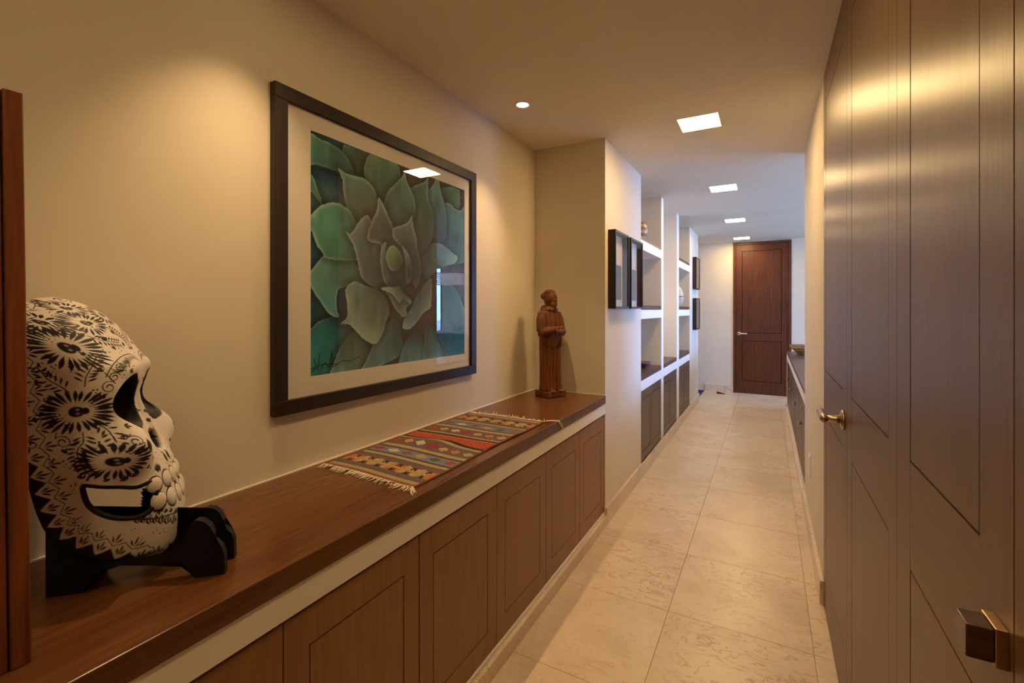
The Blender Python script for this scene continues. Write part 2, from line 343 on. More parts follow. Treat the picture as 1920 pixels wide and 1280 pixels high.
# console on the right
YC0, YC1 = 3.755, 7.19
cc = MB(); cc.box(XR, .70, YC0, YC1, .745, .775, bev=.002)
tag(build('console_top', cc, 'shelf_wood'), 'dark wooden top of the low console on the right, under the bowl', 'countertop')
struct('trim_5', bx(XR + .001, .69, YC0, YC1 - .001, .676, .745), 'white_trim', label='white band under the console top')
struct('trim_6', bx(XR + .001, .69, 7.09, YC1 - .001, .0, .676), 'white_trim', label='white end post of the console')
struct('trim_7', bx(XR + .002, .69, YC0, 7.09, .0, .10), 'white_trim', label='white plinth under the console')
struct('baseboard_right', bx(XR - .014, XR + .001, 7.085, YC1 + .012, 0, .09), 'marble')
struct('baseboard_right', bx(XR - .014, XR + .002, YC0, 7.085, 0, .045), 'marble')
for i in range(4):
    a = YC0 + (7.09 - YC0) * i / 4; b = YC0 + (7.09 - YC0) * (i + 1) / 4
    cabinet('dark two-door cabinet of the right-hand console, ' + ('nearest the white wall end', 'second from the white wall end', 'third from the white wall end', 'farthest, beside the white end post')[i], a, b, .101, .675, XR + .004, .68, sign=-1, st=.05, top=.07, group='console cabinets', knobs=True, m='cabinet_wood_shaded', g=.006)

# ------------------------------------------------------------------ wardrobe doors on the right
def wdoor(y0, y1, p0, p1, label, extra=None):
    r = thing('wardrobe_door', label, 'door', (XR + .015, (y0 + y1) / 2, .004), 'wardrobe doors'); x0, x1 = XR, XR + .036; g = .0038
    for a, b in ((y0, p0 - g), (p1 + g, y1)): build('stile', bx(x0, x1, a, b, .004, 2.388), 'wardrobe_wood', r)
    for z in ((.004, .200 - g), (.867 + g, 1.066 - g), (2.236 + g, 2.388)): build('rail', bx(x0 + .0003, x1, p0 - g, p1 + g, *z), 'wardrobe_rail_wood', r)
    for z in ((.200, .867), (1.066, 2.236)): build('panel', bx(x0 + .0004, x1, p0, p1, *z), 'wardrobe_wood', r)
    return r
dA = wdoor(1.8305, 2.527, 1.925, 2.435, 'dark wooden wardrobe door with the lever handle, farthest from the camera')
dB = wdoor(1.171, 1.8265, 1.246, 1.730, 'dark wooden wardrobe door between the lever handle door and the knob door')
dC = wdoor(.673, 1.169, .764, 1.069, 'dark wooden wardrobe door with the square brown knob')
dD = wdoor(.13, .670, .225, .575, 'dark wooden wardrobe door at the right edge of the picture')
struct('wall_right', bx(XR + .002, XR + .038, -2.6, .127, 0, H), 'wardrobe_wood', label='dark wood wardrobe front behind the camera')
hm = MB(); c = (XR, 1.893, .966)
hm.lathe([(0, -.014), (.014, -.0135), (.024, -.010), (.0325, -.006), (.033, 0)], c, 32, axis='x')
hm.lathe([(.0105, -.062), (.0105, -.030), (.0125, -.024), (.015, -.012)], c, 24, axis='x')
lx = XR - .056
hm.tube([(lx, 1.875, .966), (lx, 1.885, .966), (lx, 1.895, .966), (lx, 2.02, .966), (lx, 2.024, .966)], [.010, .0128, .0138, .0122, .008], 20)
build('lever_handle', hm, 'aged_nickel', dA)
kb = MB(); kb.box(.1900, .2125, .6845, .7175, .9565, .9925, bev=.0012); kn = build('square_knob', kb, 'knob_wood', dC)
build('knob_plate', bx(.2125, .2235, .6815, .7205, .9535, .9955, bev=.001), 'brass', kn)

# ------------------------------------------------------------------ ceiling fittings
def square_light(y, label, m='panel_light'):
    r = thing('ceiling_light', label, 'ceiling light', (-.341, y, H), 'square ceiling lights'); h = .1044; f = MB(); e = .006
    for a in (-1, 1): f.box(-.341 - h - e, -.341 + h + e, min(y + a * h, y + a * (h + e)), max(y + a * h, y + a * (h + e)), H - .002, H); f.box(min(-.341 + a * h, -.341 + a * (h + e)), max(-.341 + a * h, -.341 + a * (h + e)), y - h, y + h, H - .002, H)
    build('light_frame', f, 'lamp_trim', r); build('diffuser', bx(-.341 - h, -.341 + h, y - h, y + h, H - .0012, H), m, r)
for y, lab in ((2.847, 'largest square ceiling light, nearest of the row'), (4.4915, 'second square ceiling light, above the white bookcase'), (6.1895, 'third square ceiling light, beside the ceiling hatch'), (7.80, 'smallest square ceiling light, just before the far door')):
    square_light(y, lab)
for y, lab in ((1.20, 'added square fill light out of view above the camera'), (-.45, 'added square fill light out of view behind the camera')): square_light(y, lab, 'panel_light_fill')  # unseen panels added as fill to brighten the near end of the corridor
def downlight(x, y, label, power, blend=.9, size=R(80), visible=True):
    r = thing('recessed_downlight', label, 'ceiling light', (x, y, H), 'round downlights')
    build('trim_ring', MB().lathe([(.031, -.001), (.033, -.004), (.043, -.003), (.045, 0.)], (x, y, H), 40), 'lamp_trim', r)
    build('lens', MB().lathe([(0., -.0012), (.031, -.0012), (.031, 0)], (x, y, H), 32), 'spot_lens', r)
    d = bpy.data.lights.new('downlight_lamp', 'SPOT'); d.energy = power; d.color = (1., .66, .33); d.spot_size = size; d.spot_blend = blend; d.shadow_soft_size = .014
    o = bpy.data.objects.new('downlight_lamp', d); COL.objects.link(o); o.parent = r; o.location = (0, 0, -.028)
downlight(-1.118, 2.151, 'round recessed downlight over the wooden statue end of the niche', DOWN)
downlight(-1.118, .80, 'round recessed downlight out of view between skull and painting', DOWN)
downlight(-1.118, -.55, 'round recessed downlight out of view behind the skull', DOWN * .7)
downlight(-1.12, 4.85, 'round recessed downlight inside the tall middle bookcase bay', DOWN * .55)
hm = MB(); hm.box(-.135, .50, 5.775, 6.235, H - .004, H)
tag(build('ceiling_hatch', hm, 'ceiling_paint'), 'flush square access hatch in the ceiling past the third light', 'hatch')

# ------------------------------------------------------------------ numeric drawing helpers
_an=np.radians(54.);SK_D=np.array([np.cos(_an),np.sin(_an),0.]);SK_N=np.array([SK_D[1],-SK_D[0],0.])
SK_C=np.array([-1.205,.42,0.])
def sk_interp(z,tab):
    t=np.array(tab); x,y=t[:,0],t[:,1]; m=np.gradient(y,x)
    i=np.clip(np.searchsorted(x,z)-1,0,len(x)-2); h=x[i+1]-x[i]; s=np.clip((z-x[i])/h,0,1)
    return (2*s**3-3*s**2+1)*y[i]+(s**3-2*s**2+s)*h*m[i]+(-2*s**3+3*s**2)*y[i+1]+(s**3-s**2)*h*m[i+1]
SK_AF=[(.826,.108),(.836,.137),(.850,.148),(.88,.153),(.91,.153),(.94,.149),(.965,.142),(1.0,.132),(1.03,.119),(1.07,.100),(1.11,.088),(1.16,.080),(1.20,.080),(1.225,.079),(1.25,.064),(1.28,.049),(1.31,.028),(1.335,.000),(1.352,-.032),(1.360,-.060)]
SK_AR=[(.826,.092),(.836,.085),(.85,.058),(.87,.024),(.9,-.012),(.93,-.034),(.96,-.044),(1.0,-.052),(1.05,-.058),(1.1,-.062),(1.2,-.072),(1.28,-.085),(1.32,-.095),(1.345,-.096),(1.355,-.084),(1.360,-.060)]
SK_W=[(.826,.052),(.836,.072),(.85,.084),(.87,.092),(.9,.098),(.93,.102),(.97,.106),(1.0,.109),(1.05,.116),(1.1,.119),(1.2,.123),(1.25,.121),(1.28,.114),(1.31,.098),(1.335,.070),(1.350,.042),(1.357,.02),(1.360,0.)]
SK_E=[(.826,.75),(.9,.66),(1.0,.58),(1.1,.50),(1.18,.50),(1.25,.66),(1.30,.85),(1.36,1.)]
def sk_bump(x):
    x=np.clip(1-x,0,1); return x*x*(3-2*x)
def skull_grid(nz=560,nf=520):
    t=np.linspace(0,1,nz)
    z=.826+.534*(.62*np.sin(t*np.pi/2)+.38*t); z=np.minimum(z,1.3599)
    af,ar,w,e=(sk_interp(z,q) for q in (SK_AF,SK_AR,SK_W,SK_E)); w=np.maximum(w,0)
    ph=np.linspace(-np.pi/2,np.pi/2,3001); cs=np.cos(ph).clip(0); sn=np.sin(ph)
    A=np.empty((nz,nf));B=np.empty((nz,nf)); u=np.linspace(0,1,nf)
    for j in range(nz):
        a=ar[j]+(af[j]-ar[j])*cs**e[j]; b=w[j]*np.sign(sn)*np.abs(sn)**e[j]
        L=np.concatenate([[0],np.cumsum(np.hypot(np.diff(a),np.diff(b)))]); L/=max(L[-1],1e-9)
        A[j]=np.interp(u,L,a);B[j]=np.interp(u,L,b)
    Z=np.repeat(z[:,None],nf,1); dark=np.zeros_like(A); side=np.abs(B); sg=np.sign(B); A00,B00=A.copy(),B.copy()
    front=np.clip((A-.02)/.04,0,1)
    A=A+.005*sk_bump(np.hypot((side-.055)/.06,(Z-1.215)/.03))*front          # brow ridge
    k=sk_bump(np.hypot((A-.045)/.05,(Z-1.125)/.075)); B=B-sg*.010*k*(side>.05)     # temple hollow
    ck=sk_bump(np.hypot(np.hypot((side-.088)/.055,(A-.075)/.08),(Z-1.068)/.074))  # cheek bones
    B=B+sg*.016*ck; A=A+.032*ck*front
    A=A-.012*sk_bump(np.hypot(B/.05,(Z-1.140)/.06))*front                    # sunken bridge
    A=A+.012*sk_bump(np.hypot(B/.014,(Z-1.125)/.07))*front
    ee=np.hypot((side-.058)/.043,(Z-1.150)/(.054-.25*(side-.058)))
    A=A-.075*sk_bump((ee-.80)/.24)*front; dark=np.maximum(dark,((ee<1.035)&(front>.1))*1.)
    n=np.hypot((side-.010)/.014,(Z-1.058)/.026)
    A=A-.03*sk_bump((n-.6)/.5)*front; dark=np.maximum(dark,((n<.95)&(front>.5))*1.)
    return A,B,Z,dark,A00,B00
SK_HOLE=np.array([(.017,1.010),(.019,.985),(.026,.966),(.044,.947),(.068,.934),(.097,.929),(.114,.938),(.120,.958),(.118,.980),(.112,.992),(.092,.990),(.070,.997),(.045,1.003),(.03,1.008)])
def inpoly(x,y,poly):
    r=np.zeros(x.shape,bool); n=len(poly)
    for i in range(n):
        x0,y0=poly[i];x1,y1=poly[(i+1)%n]
        if y0==y1: continue
        c=((y0>y)!=(y1>y))&(x<(x1-x0)*(y-y0)/(y1-y0)+x0); r^=c
    return r
def smooth_poly(p,n=6):
    p=np.asarray(p,float);o=[]
    N=len(p)
    for i in range(N):
        a,b,c,d=p[i-1],p[i],p[(i+1)%N],p[(i+2)%N]
        for k in range(n):
            t=k/n;o.append(.5*((2*b)+(c-a)*t+(2*a-5*b+4*c-d)*t*t+(3*b-3*c+d-a)*t**3))
    return np.array(o)
def sk_world(A,B,Z):
    return np.stack([SK_C[0]+A*SK_D[0]+B*SK_N[0],SK_C[1]+A*SK_D[1]+B*SK_N[1],Z],-1)
def sk_chart(A,B,Z):
    P=np.stack([A,B,Z],-1); ds=np.linalg.norm(np.diff(P,axis=1),axis=-1); n=A.shape[1]; h=n//2
    S=np.concatenate([np.zeros((A.shape[0],1)),np.cumsum(ds,1)],1); S=S-S[:,h:h+1]
    dt=np.linalg.norm(np.diff(P,axis=0),axis=-1); T=np.concatenate([np.zeros((1,n)),np.cumsum(dt,0)],0)
    j=np.argmin(np.abs(Z[:,0]-1.1)); T=T-T[j:j+1]+1.1
    return S,T
MOTIFS=[('flower',(0.1347,1.2701),0.056,0.05,28,(0.2,0.25),0),('flower',(0.1582,1.149),0.057,0.042,28,(0.2,0.25),0),('flower',(0.1335,1.0487),0.052,0.039,26,(0.2,0.25),0),('flower',(0.0666,1.3297),0.04,0.032,24,(0.2,0.25),0.3),('flower',(0.0006,1.3457),0.034,0.03,22,(0.2,0.25),0.2),('flower',(0.1275,1.3261),0.036,0.03,22,(0.2,0.25),0),('flower',(0.0526,1.3767),0.034,0.03,20,(0.2,0.25),0),('fern',[(0.1651,1.1855),(0.1746,1.1962),(0.1924,1.2132),(0.1985,1.2314)],0.016,0.012,0.0075,(1,-1),0.0018),('fern',[(0.1441,1.1943),(0.1368,1.2187),(0.1081,1.25)],0.018,0.01,0.0075,(1,-1),0.0018),('fern',[(0.1128,1.2085),(0.1062,1.2206),(0.0907,1.2342),(0.0625,1.2468),(0.0289,1.2486),(0.0081,1.2382)],0.026,0.01,0.0055,(1,),0.0013),('fern',[(0.1371,1.1255),(0.1255,1.1101),(0.1233,1.0977),(0.1231,1.0852)],0.014,0.01,0.0075,(1,-1),0.0018),('fern',[(0.1549,1.109),(0.1568,1.0921),(0.1651,1.0818),(0.1691,1.0714),(0.1709,1.0536),(0.1687,1.0355),(0.1656,1.0269)],0.016,0.012,0.0062,(1,-1),0.0018),('fern',[(0.0895,1.2978),(0.0787,1.2883),(0.0568,1.2807),(0.0401,1.2765)],0.013,0.009,0.006,(1,-1),0.0018),('fern',[(0.1361,1.2952),(0.1026,1.3187),(0.0901,1.3178)],0.014,0.01,0.0075,(1,-1),0.0018),('fern',[(0.0384,1.3147),(0.0147,1.2945),(0.0016,1.2748)],0.012,0.008,0.006,(1,-1),0.0018),('spiral',(0.1098,1.1885),0.0125,0.3,1,(0.1138,1.2169)),('spiral',(0.0998,1.2067),0.0095,0.5,1,(0.104,1.2253)),('spiral',(0.0867,1.2234),0.009,0.8,1,(0.0856,1.2373)),('spiral',(0.0676,1.2302),0.007,1,1,(0.0568,1.2436)),('spiral',(0.1833,1.0955),0.012,3.0,-1,(0.1886,1.1145)),('spiral',(0.1038,1.0828),0.011,2.8,-1,(0.104,1.0966)),('spiral',(0.2237,1.0966),0.009,0,1,None),('dot',(0.1563,1.2325),0.0017),('dot',(0.1493,1.2344),0.0015),('dot',(0.1547,1.2288),0.0013),('dot',(0.1596,1.2224),0.0011),('dot',(0.1552,1.2206),0.0009),('dot',(0.1987,1.1766),0.0017),('dot',(0.1933,1.1776),0.0015),('dot',(0.1956,1.1716),0.0013),('dot',(0.1981,1.1665),0.0011),('dot',(0.1934,1.1645),0.0009),('dot',(0.1908,1.2412),0.0017),('dot',(0.1855,1.2413),0.0015),('dot',(0.1923,1.235),0.0013),('dot',(0.1967,1.2314),0.0011),('dot',(0.1928,1.2296),0.0009),('dot',(0.1914,1.0608),0.0017),('dot',(0.1844,1.0632),0.0015),('dot',(0.1896,1.0549),0.0013),('dot',(0.1931,1.0513),0.0011),('dot',(0.189,1.0477),0.0009),('dot',(0.1433,1.0875),0.0017),('dot',(0.1386,1.0886),0.0015),('dot',(0.141,1.0818),0.0013),('dot',(0.1441,1.0783),0.0011),('dot',(0.1407,1.0748),0.0009),('dot',(0.096,1.2611),0.0017),('dot',(0.0876,1.2652),0.0015),('dot',(0.0956,1.2554),0.0013),('dot',(0.1017,1.2512),0.0011),('dot',(0.0981,1.2484),0.0009),('dot',(-0.0318,1.2565),0.0017),('dot',(0.0,1.2485),0.0015),('dot',(-0.035,1.2487),0.0013),('dot',(-0.0097,1.2444),0.0011),('dot',(-0.026,1.2392),0.0009),('dot',(0.1468,1.2974),0.0017),('dot',(0.1399,1.2997),0.0015),('dot',(0.1477,1.2925),0.0013),('dot',(0.1537,1.2863),0.0011),('dot',(0.1506,1.2848),0.0009),('dot',(0.1201,1.0665),0.0017),('dot',(0.1154,1.0665),0.0015),('dot',(0.1177,1.0618),0.0013),('dot',(0.1214,1.0546),0.0011),('dot',(0.1168,1.0533),0.0009),('dot',(0.215,1.0514),0.0017),('dot',(0.2079,1.0538),0.0015),('dot',(0.2131,1.0466),0.0013),('dot',(0.2168,1.0418),0.0011),('dot',(0.2124,1.0394),0.0009),('dot',(0.1363,1.2327),0.0017),('dot',(0.1297,1.2337),0.0015),('dot',(0.1361,1.2261),0.0013),('dot',(0.1393,1.2224),0.0011),('dot',(0.1349,1.2197),0.0009),('dot',(0.1394,1.1676),0.0017),('dot',(0.1339,1.1676),0.0015),('dot',(0.1365,1.1614),0.0013),('dot',(0.1391,1.1563),0.0011),('dot',(0.1345,1.1542),0.0009),('dot',(0.0223,1.08),0.0017),('dot',(0.0,1.0775),0.0015),('dot',(-0.0226,1.0614),0.0013),('dot',(0.0299,1.069),0.0011),('dot',(-0.0228,1.0524),0.0009),('dot',(0.0778,1.0156),0.0017),('dot',(0.0653,1.0119),0.0015),('dot',(0.0723,1.0061),0.0013),('dot',(0.0773,1.0028),0.0011),('dot',(0.0705,0.9983),0.0009),('dot',(0.0254,1.0048),0.0017),('dot',(0.001,0.9981),0.0015),('dot',(0.0196,0.9956),0.0013),('dot',(0.0323,0.9944),0.0011),('dot',(0.0176,0.9864),0.0009),('fan',(0.023,1.1831),2.6,0.016,3),('fan',(-0.0968,1.1353),3.0,0.016,3),('fan',(0.021,1.126),3.2,0.015,3),('fan',(0.1053,1.1134),3.5,0.014,3),('fan',(0.0703,1.2087),2.2,0.014,3),('fan',(0.0055,1.1171),2.5,0.014,3),('fan',(0.0092,1.0988),2.7,0.013,3),('fan',(0.0598,0.9947),1.57,0.026,6),('fan',(0.1184,1.0029),0.9,0.02,4),('fan',(0.1025,1.0086),0.8,0.018,4),('fan',(0.1456,1.0082),1.2,0.012,3),('lens',(0.086,1.0848),(0.086,1.0568),0.0065),('lens',(0.0097,1.0294),(0.0097,1.0014),0.0065),('fan',(0.1013,0.9284),1.57,0.012,3),('fan',(0.0934,0.9267),1.57,0.012,3),('fan',(0.0861,0.9222),1.57,0.012,3),('fan',(0.0771,0.9187),1.57,0.012,3),('fan',(0.0688,0.9126),1.57,0.012,3),('fan',(0.0579,0.9075),1.57,0.012,3),('fan',(0.045,0.8998),1.57,0.012,3),('line',[(-0.0323,1.0895),(-0.0253,1.0665),(-0.023,1.0419)],0.0012),('fan',(0.185,1.2169),0.6,0.014,3),('fan',(0.1248,1.1676),2.2,0.013,3),('fan',(0.1928,1.132),2.4,0.014,3),('fan',(0.1203,1.2169),1.9,0.013,3),('fan',(0.1879,1.1796),-0.7,0.012,3),('fan',(0.1334,1.1266),-1.2,0.012,3),('fan',(0.0703,1.2828),2.0,0.014,4),('fan',(0.0677,1.2636),2.4,0.012,3),('fan',(0.0285,1.2665),2.0,0.012,4),('fan',(0.006,1.2553),1.8,0.012,3),('fan',(0.1721,1.2503),2.6,0.013,3),('fan',(0.1182,1.2533),0.9,0.012,3),('fan',(0.1117,1.0898),1.4,0.011,3),('fan',(0.1892,1.0749),2.4,0.013,3),('fan',(0.1426,1.0666),2.0,0.01,3),('fan',(0.1826,1.0221),2.2,0.011,3),('fan',(0.109,1.0544),1.7,0.012,4),('fan',(0.0983,1.0579),1.6,0.012,4),('fan',(0.0667,1.0287),1.6,0.012,4),('fan',(0.0846,1.0162),1.6,0.012,3),('fan',(-0.001,1.0352),1.6,0.01,3),('fan',(-0.0314,1.0472),1.5,0.009,3),('fan',(-0.0288,1.0776),1.4,0.009,3),('fan',(-0.0653,1.1),1.4,0.009,3),('fan',(0.0347,1.2963),2.1,0.013,4),('fan',(0.1018,1.2967),2.5,0.012,3),('fan',(0.1722,1.2802),2.9,0.014,3),('fan',(0.2125,1.2057),3.0,0.014,3),('fan',(0.2193,1.1394),2.9,0.013,3),('fan',(0.0814,0.9282),-1.57,0.012,3),('fan',(-0.1491,0.8537),-1.57,0.012,3),('dot',(0.1783,1.2342),0.0017),('dot',(0.1708,1.237),0.0015),('dot',(0.177,1.2306),0.0013),('dot',(0.1811,1.226),0.0011),('dot',(0.1781,1.2224),0.0009),('dot',(0.1329,1.1865),0.0017),('dot',(0.1273,1.1865),0.0015),('dot',(0.1299,1.1806),0.0013),('dot',(0.1324,1.1756),0.0011),('dot',(0.1277,1.1726),0.0009),('dot',(0.1254,1.1552),0.0017),('dot',(0.1198,1.1542),0.0015),('dot',(0.1225,1.149),0.0013),('dot',(0.1252,1.1448),0.0011),('dot',(0.1206,1.1406),0.0009),('dot',(0.0193,1.1702),0.0017),('dot',(0.0193,1.1732),0.0015),('dot',(0.0174,1.1631),0.0013),('dot',(-0.0183,1.1517),0.0011),('dot',(-0.0996,1.1385),0.0009),('dot',(0.1481,1.1222),0.0017),('dot',(0.1426,1.1233),0.0015),('dot',(0.1455,1.1156),0.0013),('dot',(0.1475,1.1123),0.0011),('dot',(0.1431,1.1067),0.0009),('dot',(0.1745,1.1266),0.0017),('dot',(0.169,1.1276),0.0015),('dot',(0.1719,1.1211),0.0013),('dot',(0.1738,1.1178),0.0011),('dot',(0.1693,1.1156),0.0009),('dot',(0.1932,1.1583),0.0017),('dot',(0.1868,1.1604),0.0015),('dot',(0.1894,1.1542),0.0013),('dot',(0.192,1.149),0.0011),('dot',(0.1874,1.1469),0.0009),('dot',(0.0879,1.216),0.0017),('dot',(0.0796,1.217),0.0015),('dot',(0.0832,1.2086),0.0013),('dot',(0.0859,1.204),0.0011),('dot',(0.0776,1.2002),0.0009),('dot',(0.0692,1.2235),0.0017),('dot',(0.0562,1.2235),0.0015),('dot',(0.0647,1.218),0.0013),('dot',(0.0694,1.2115),0.0011),('dot',(0.0573,1.2088),0.0009),('dot',(0.0883,1.2576),0.0017),('dot',(0.0795,1.2588),0.0015),('dot',(0.0891,1.2497),0.0013),('dot',(0.0954,1.2454),0.0011),('dot',(0.0919,1.2414),0.0009),('dot',(0.0656,1.3188),0.0017),('dot',(0.0558,1.32),0.0015),('dot',(0.0665,1.3117),0.0013),('dot',(0.0749,1.3047),0.0011),('dot',(0.07,1.3028),0.0009),('dot',(-0.0039,1.3317),0.0017),('dot',(0.0,1.3258),0.0015),('dot',(-0.0014,1.3241),0.0013),('dot',(0.0192,1.3181),0.0011),('dot',(0.0079,1.315),0.0009),('dot',(0.0655,1.3559),0.0017),('dot',(0.0556,1.3587),0.0015),('dot',(0.0689,1.3476),0.0013),('dot',(0.0782,1.3392),0.0011),('dot',(0.0754,1.3368),0.0009),('dot',(0.1074,1.3296),0.0017),('dot',(0.0997,1.3326),0.0015),('dot',(0.11,1.3226),0.0013),('dot',(0.117,1.3149),0.0011),('dot',(0.1146,1.3128),0.0009),('dot',(0.2082,1.0668),0.0017),('dot',(0.2026,1.0667),0.0015),('dot',(0.2065,1.0609),0.0013),('dot',(0.2103,1.0562),0.0011),('dot',(0.206,1.0538),0.0009),('dot',(0.1961,1.0123),0.0017),('dot',(0.1902,1.0122),0.0015),('dot',(0.1947,1.0048),0.0013),('dot',(0.1978,1.0011),0.0011),('dot',(0.194,0.9973),0.0009),('dot',(0.1014,1.077),0.0017),('dot',(0.0949,1.0769),0.0015),('dot',(0.1,1.0711),0.0013),('dot',(0.1031,1.0676),0.0011),('dot',(0.0987,1.0639),0.0009),('dot',(0.0384,1.0354),0.0017),('dot',(0.0068,1.0273),0.0015),('dot',(0.0348,1.0274),0.0013),('dot',(0.0464,1.0251),0.0011),('dot',(0.0349,1.0182),0.0009),('dot',(0.0176,0.9995),0.0017),('dot',(-0.0078,0.9929),0.0015),('dot',(0.0108,0.9903),0.0013),('dot',(0.0255,0.9891),0.0011),('dot',(0.0069,0.9812),0.0009),('dot',(0.0514,1.2652),0.0017),('dot',(0.0354,1.2648),0.0015),('dot',(0.0496,1.2587),0.0013),('dot',(0.0597,1.254),0.0011),('dot',(0.0524,1.2499),0.0009),('fan',(0.1154,0.91),1.57,0.02,3),('line',[(0.1189,0.9222),(-0.1576,0.8498),(0.1113,0.9181)],0.0007),('fan',(0.1063,0.9073),1.57,0.02,3),('line',[(0.1104,0.9181),(0.1039,0.9272),(0.1022,0.9153)],0.0007),('fan',(0.0972,0.9017),1.57,0.02,3),('line',[(0.1013,0.9153),(0.0963,0.9268),(0.0928,0.911)],0.0007),('fan',(0.0874,0.8987),1.57,0.02,3),('line',[(0.0919,0.9109),(0.0868,0.921),(0.0827,0.9063)],0.0007),('fan',(0.0769,0.8927),1.57,0.02,3),('line',[(0.0817,0.9063),(0.0767,0.9161),(0.0723,0.9002)],0.0007),('fan',(0.0657,0.8865),1.57,0.02,3),('line',[(0.0714,0.9001),(0.0655,0.9097),(0.0597,0.8949)],0.0007),('fan',(0.0517,0.8798),1.57,0.02,3),('line',[(0.0585,0.8935),(0.0516,0.9017),(0.0438,0.8843)],0.0007),('fan',(0.0287,0.8692),1.57,0.02,3),('line',[(0.0421,0.8841),(0.0306,0.8912),(0.0117,0.8703)],0.0007)]
class Inker:
    """black brush strokes laid on a 2-D chart (x,y in metres)"""
    def __init__(s,x,y): s.x=x.ravel();s.y=y.ravel();s.m=np.zeros(s.x.size)
    def near(s,x0,x1,y0,y1): return np.nonzero((s.x>x0)&(s.x<x1)&(s.y>y0)&(s.y<y1))[0]
    def put(s,i,v): s.m[i]=np.maximum(s.m[i],np.clip(v,0,1))
    def lens(s,p,q,w,aa=.0005):
        p=np.array(p,float);q=np.array(q,float);r=w+.002
        i=s.near(min(p[0],q[0])-r,max(p[0],q[0])+r,min(p[1],q[1])-r,max(p[1],q[1])+r)
        d=q-p;L=max(np.hypot(*d),1e-6);d/=L
        X=s.x[i]-p[0];Y=s.y[i]-p[1];t=(X*d[0]+Y*d[1])/L;n=np.abs(-X*d[1]+Y*d[0])
        hw=w*np.sin(np.pi*np.clip(t,0,1)**1.25); s.put(i,(hw-n)/aa+.5*(hw>1e-5)*((t>0)&(t<1)))
    def line(s,pts,w,aa=.0005):
        pts=np.asarray(pts,float)
        for a,b in zip(pts[:-1],pts[1:]):
            r=w+.002;i=s.near(min(a[0],b[0])-r,max(a[0],b[0])+r,min(a[1],b[1])-r,max(a[1],b[1])+r)
            d=b-a;L2=max(d@d,1e-12);X=s.x[i]-a[0];Y=s.y[i]-a[1];t=np.clip((X*d[0]+Y*d[1])/L2,0,1)
            s.put(i,(w-np.hypot(X-t*d[0],Y-t*d[1]))/aa+.5)
    def dot(s,c,r): s.line([c,(c[0]+1e-5,c[1])],r)
    def oval(s,c,rx,ry):
        i=s.near(c[0]-rx,c[0]+rx,c[1]-ry,c[1]+ry); s.put(i,(1-np.hypot((s.x[i]-c[0])/rx,(s.y[i]-c[1])/ry))*12)
    def flower(s,c,rx,ry,n=26,core=(.2,.25),rot=0.,skull=True):
        for k in range(n):
            a=2*np.pi*(k+.12*np.sin(k*2.1))/n+rot; f=1+.07*np.sin(k*5.3)
            s.lens((c[0]+.36*rx*np.cos(a),c[1]+.40*ry*np.sin(a)),(c[0]+rx*f*np.cos(a),c[1]+ry*f*np.sin(a)),min(.0030,.075*ry))
        i=s.near(c[0]-rx,c[0]+rx,c[1]-ry,c[1]+ry);X=(s.x[i]-c[0])/rx;Y=(s.y[i]-c[1])/ry
        e=np.hypot(X/core[0],Y/core[1]); v=np.clip((1-e)*8,0,1)
        e2=np.hypot((X+.20)/.10,Y/.16); v=np.maximum(v,np.clip((1-e2)*8,0,1))
        for q in (-.09,.09):
            g=np.hypot((X+.03)/.06,(Y-q)/.065); v=v*(1-.5*np.clip((1-g)*2,0,1))
        s.put(i,v)
    def fern(s,pts,l0,l1,step=.0075,sides=(1,-1),w=.0017):
        p=smooth_open(pts); s.line(p,.0009)
        L=np.concatenate([[0],np.cumsum(np.hypot(*np.diff(p,axis=0).T))]); n=int(L[-1]/step)
        for k in range(1,n+1):
            q=k/n*L[-1];x=np.interp(q,L,p[:,0]);y=np.interp(q,L,p[:,1]);x2=np.interp(q+.002,L,p[:,0]);y2=np.interp(q+.002,L,p[:,1])
            x1=np.interp(q-.002,L,p[:,0]);y1=np.interp(q-.002,L,p[:,1]); t=np.array([x2-x1,y2-y1]);t/=max(np.hypot(*t),1e-9)
            l=l0+(l1-l0)*k/n
            for sd in sides:
                nn=np.array([-t[1],t[0]])*sd; dr=nn*.86+t*.5
                b=np.array([x,y])+dr*.0022; s.lens(b,b+dr*l,w)
    def spiral(s,c,r,a0=0.,turn=1.,tail=None):
        th=np.linspace(0,2*np.pi*1.35,40); rr=r*(.28+.72*th/th[-1]); p=np.stack([c[0]+rr*np.cos(a0+turn*th),c[1]+rr*np.sin(a0+turn*th)],1)
        s.line(p,.0008); s.line(p[:12],.0012)
        if tail is not None: s.line(smooth_open([p[-2],p[-1],tail]),.0008)
    def fan(s,c,ang,l,n=3,spread=.75,w=.0018):
        for k in range(n):
            a=ang+spread*((k/(n-1))-.5)*1.3 if n>1 else ang
            f=1-.25*abs(k-(n-1)/2)/max((n-1)/2,1); s.lens((c[0]+.12*l*np.cos(a),c[1]+.12*l*np.sin(a)),(c[0]+l*f*np.cos(a),c[1]+l*f*np.sin(a)),w)
def smooth_open(p,n=8):
    p=np.asarray(p,float);p=np.vstack([2*p[0]-p[1],p,2*p[-1]-p[-2]]);o=[]
    for i in range(1,len(p)-2):
        a,b,c,d=p[i-1],p[i],p[i+1],p[i+2]
        for k in range(n):
            t=k/n;o.append(.5*((2*b)+(c-a)*t+(2*a-5*b+4*c-d)*t*t+(3*b-3*c+d-a)*t**3))
    o.append(p[-2]);return np.array(o)
SK_TEETH=((.0770,.9790,.0150),(.0455,.9785,.0168),(.0150,.9760,.0168),(.0775,.9440,.0168),(.0480,.9395,.0185),(.0160,.9365,.0185))
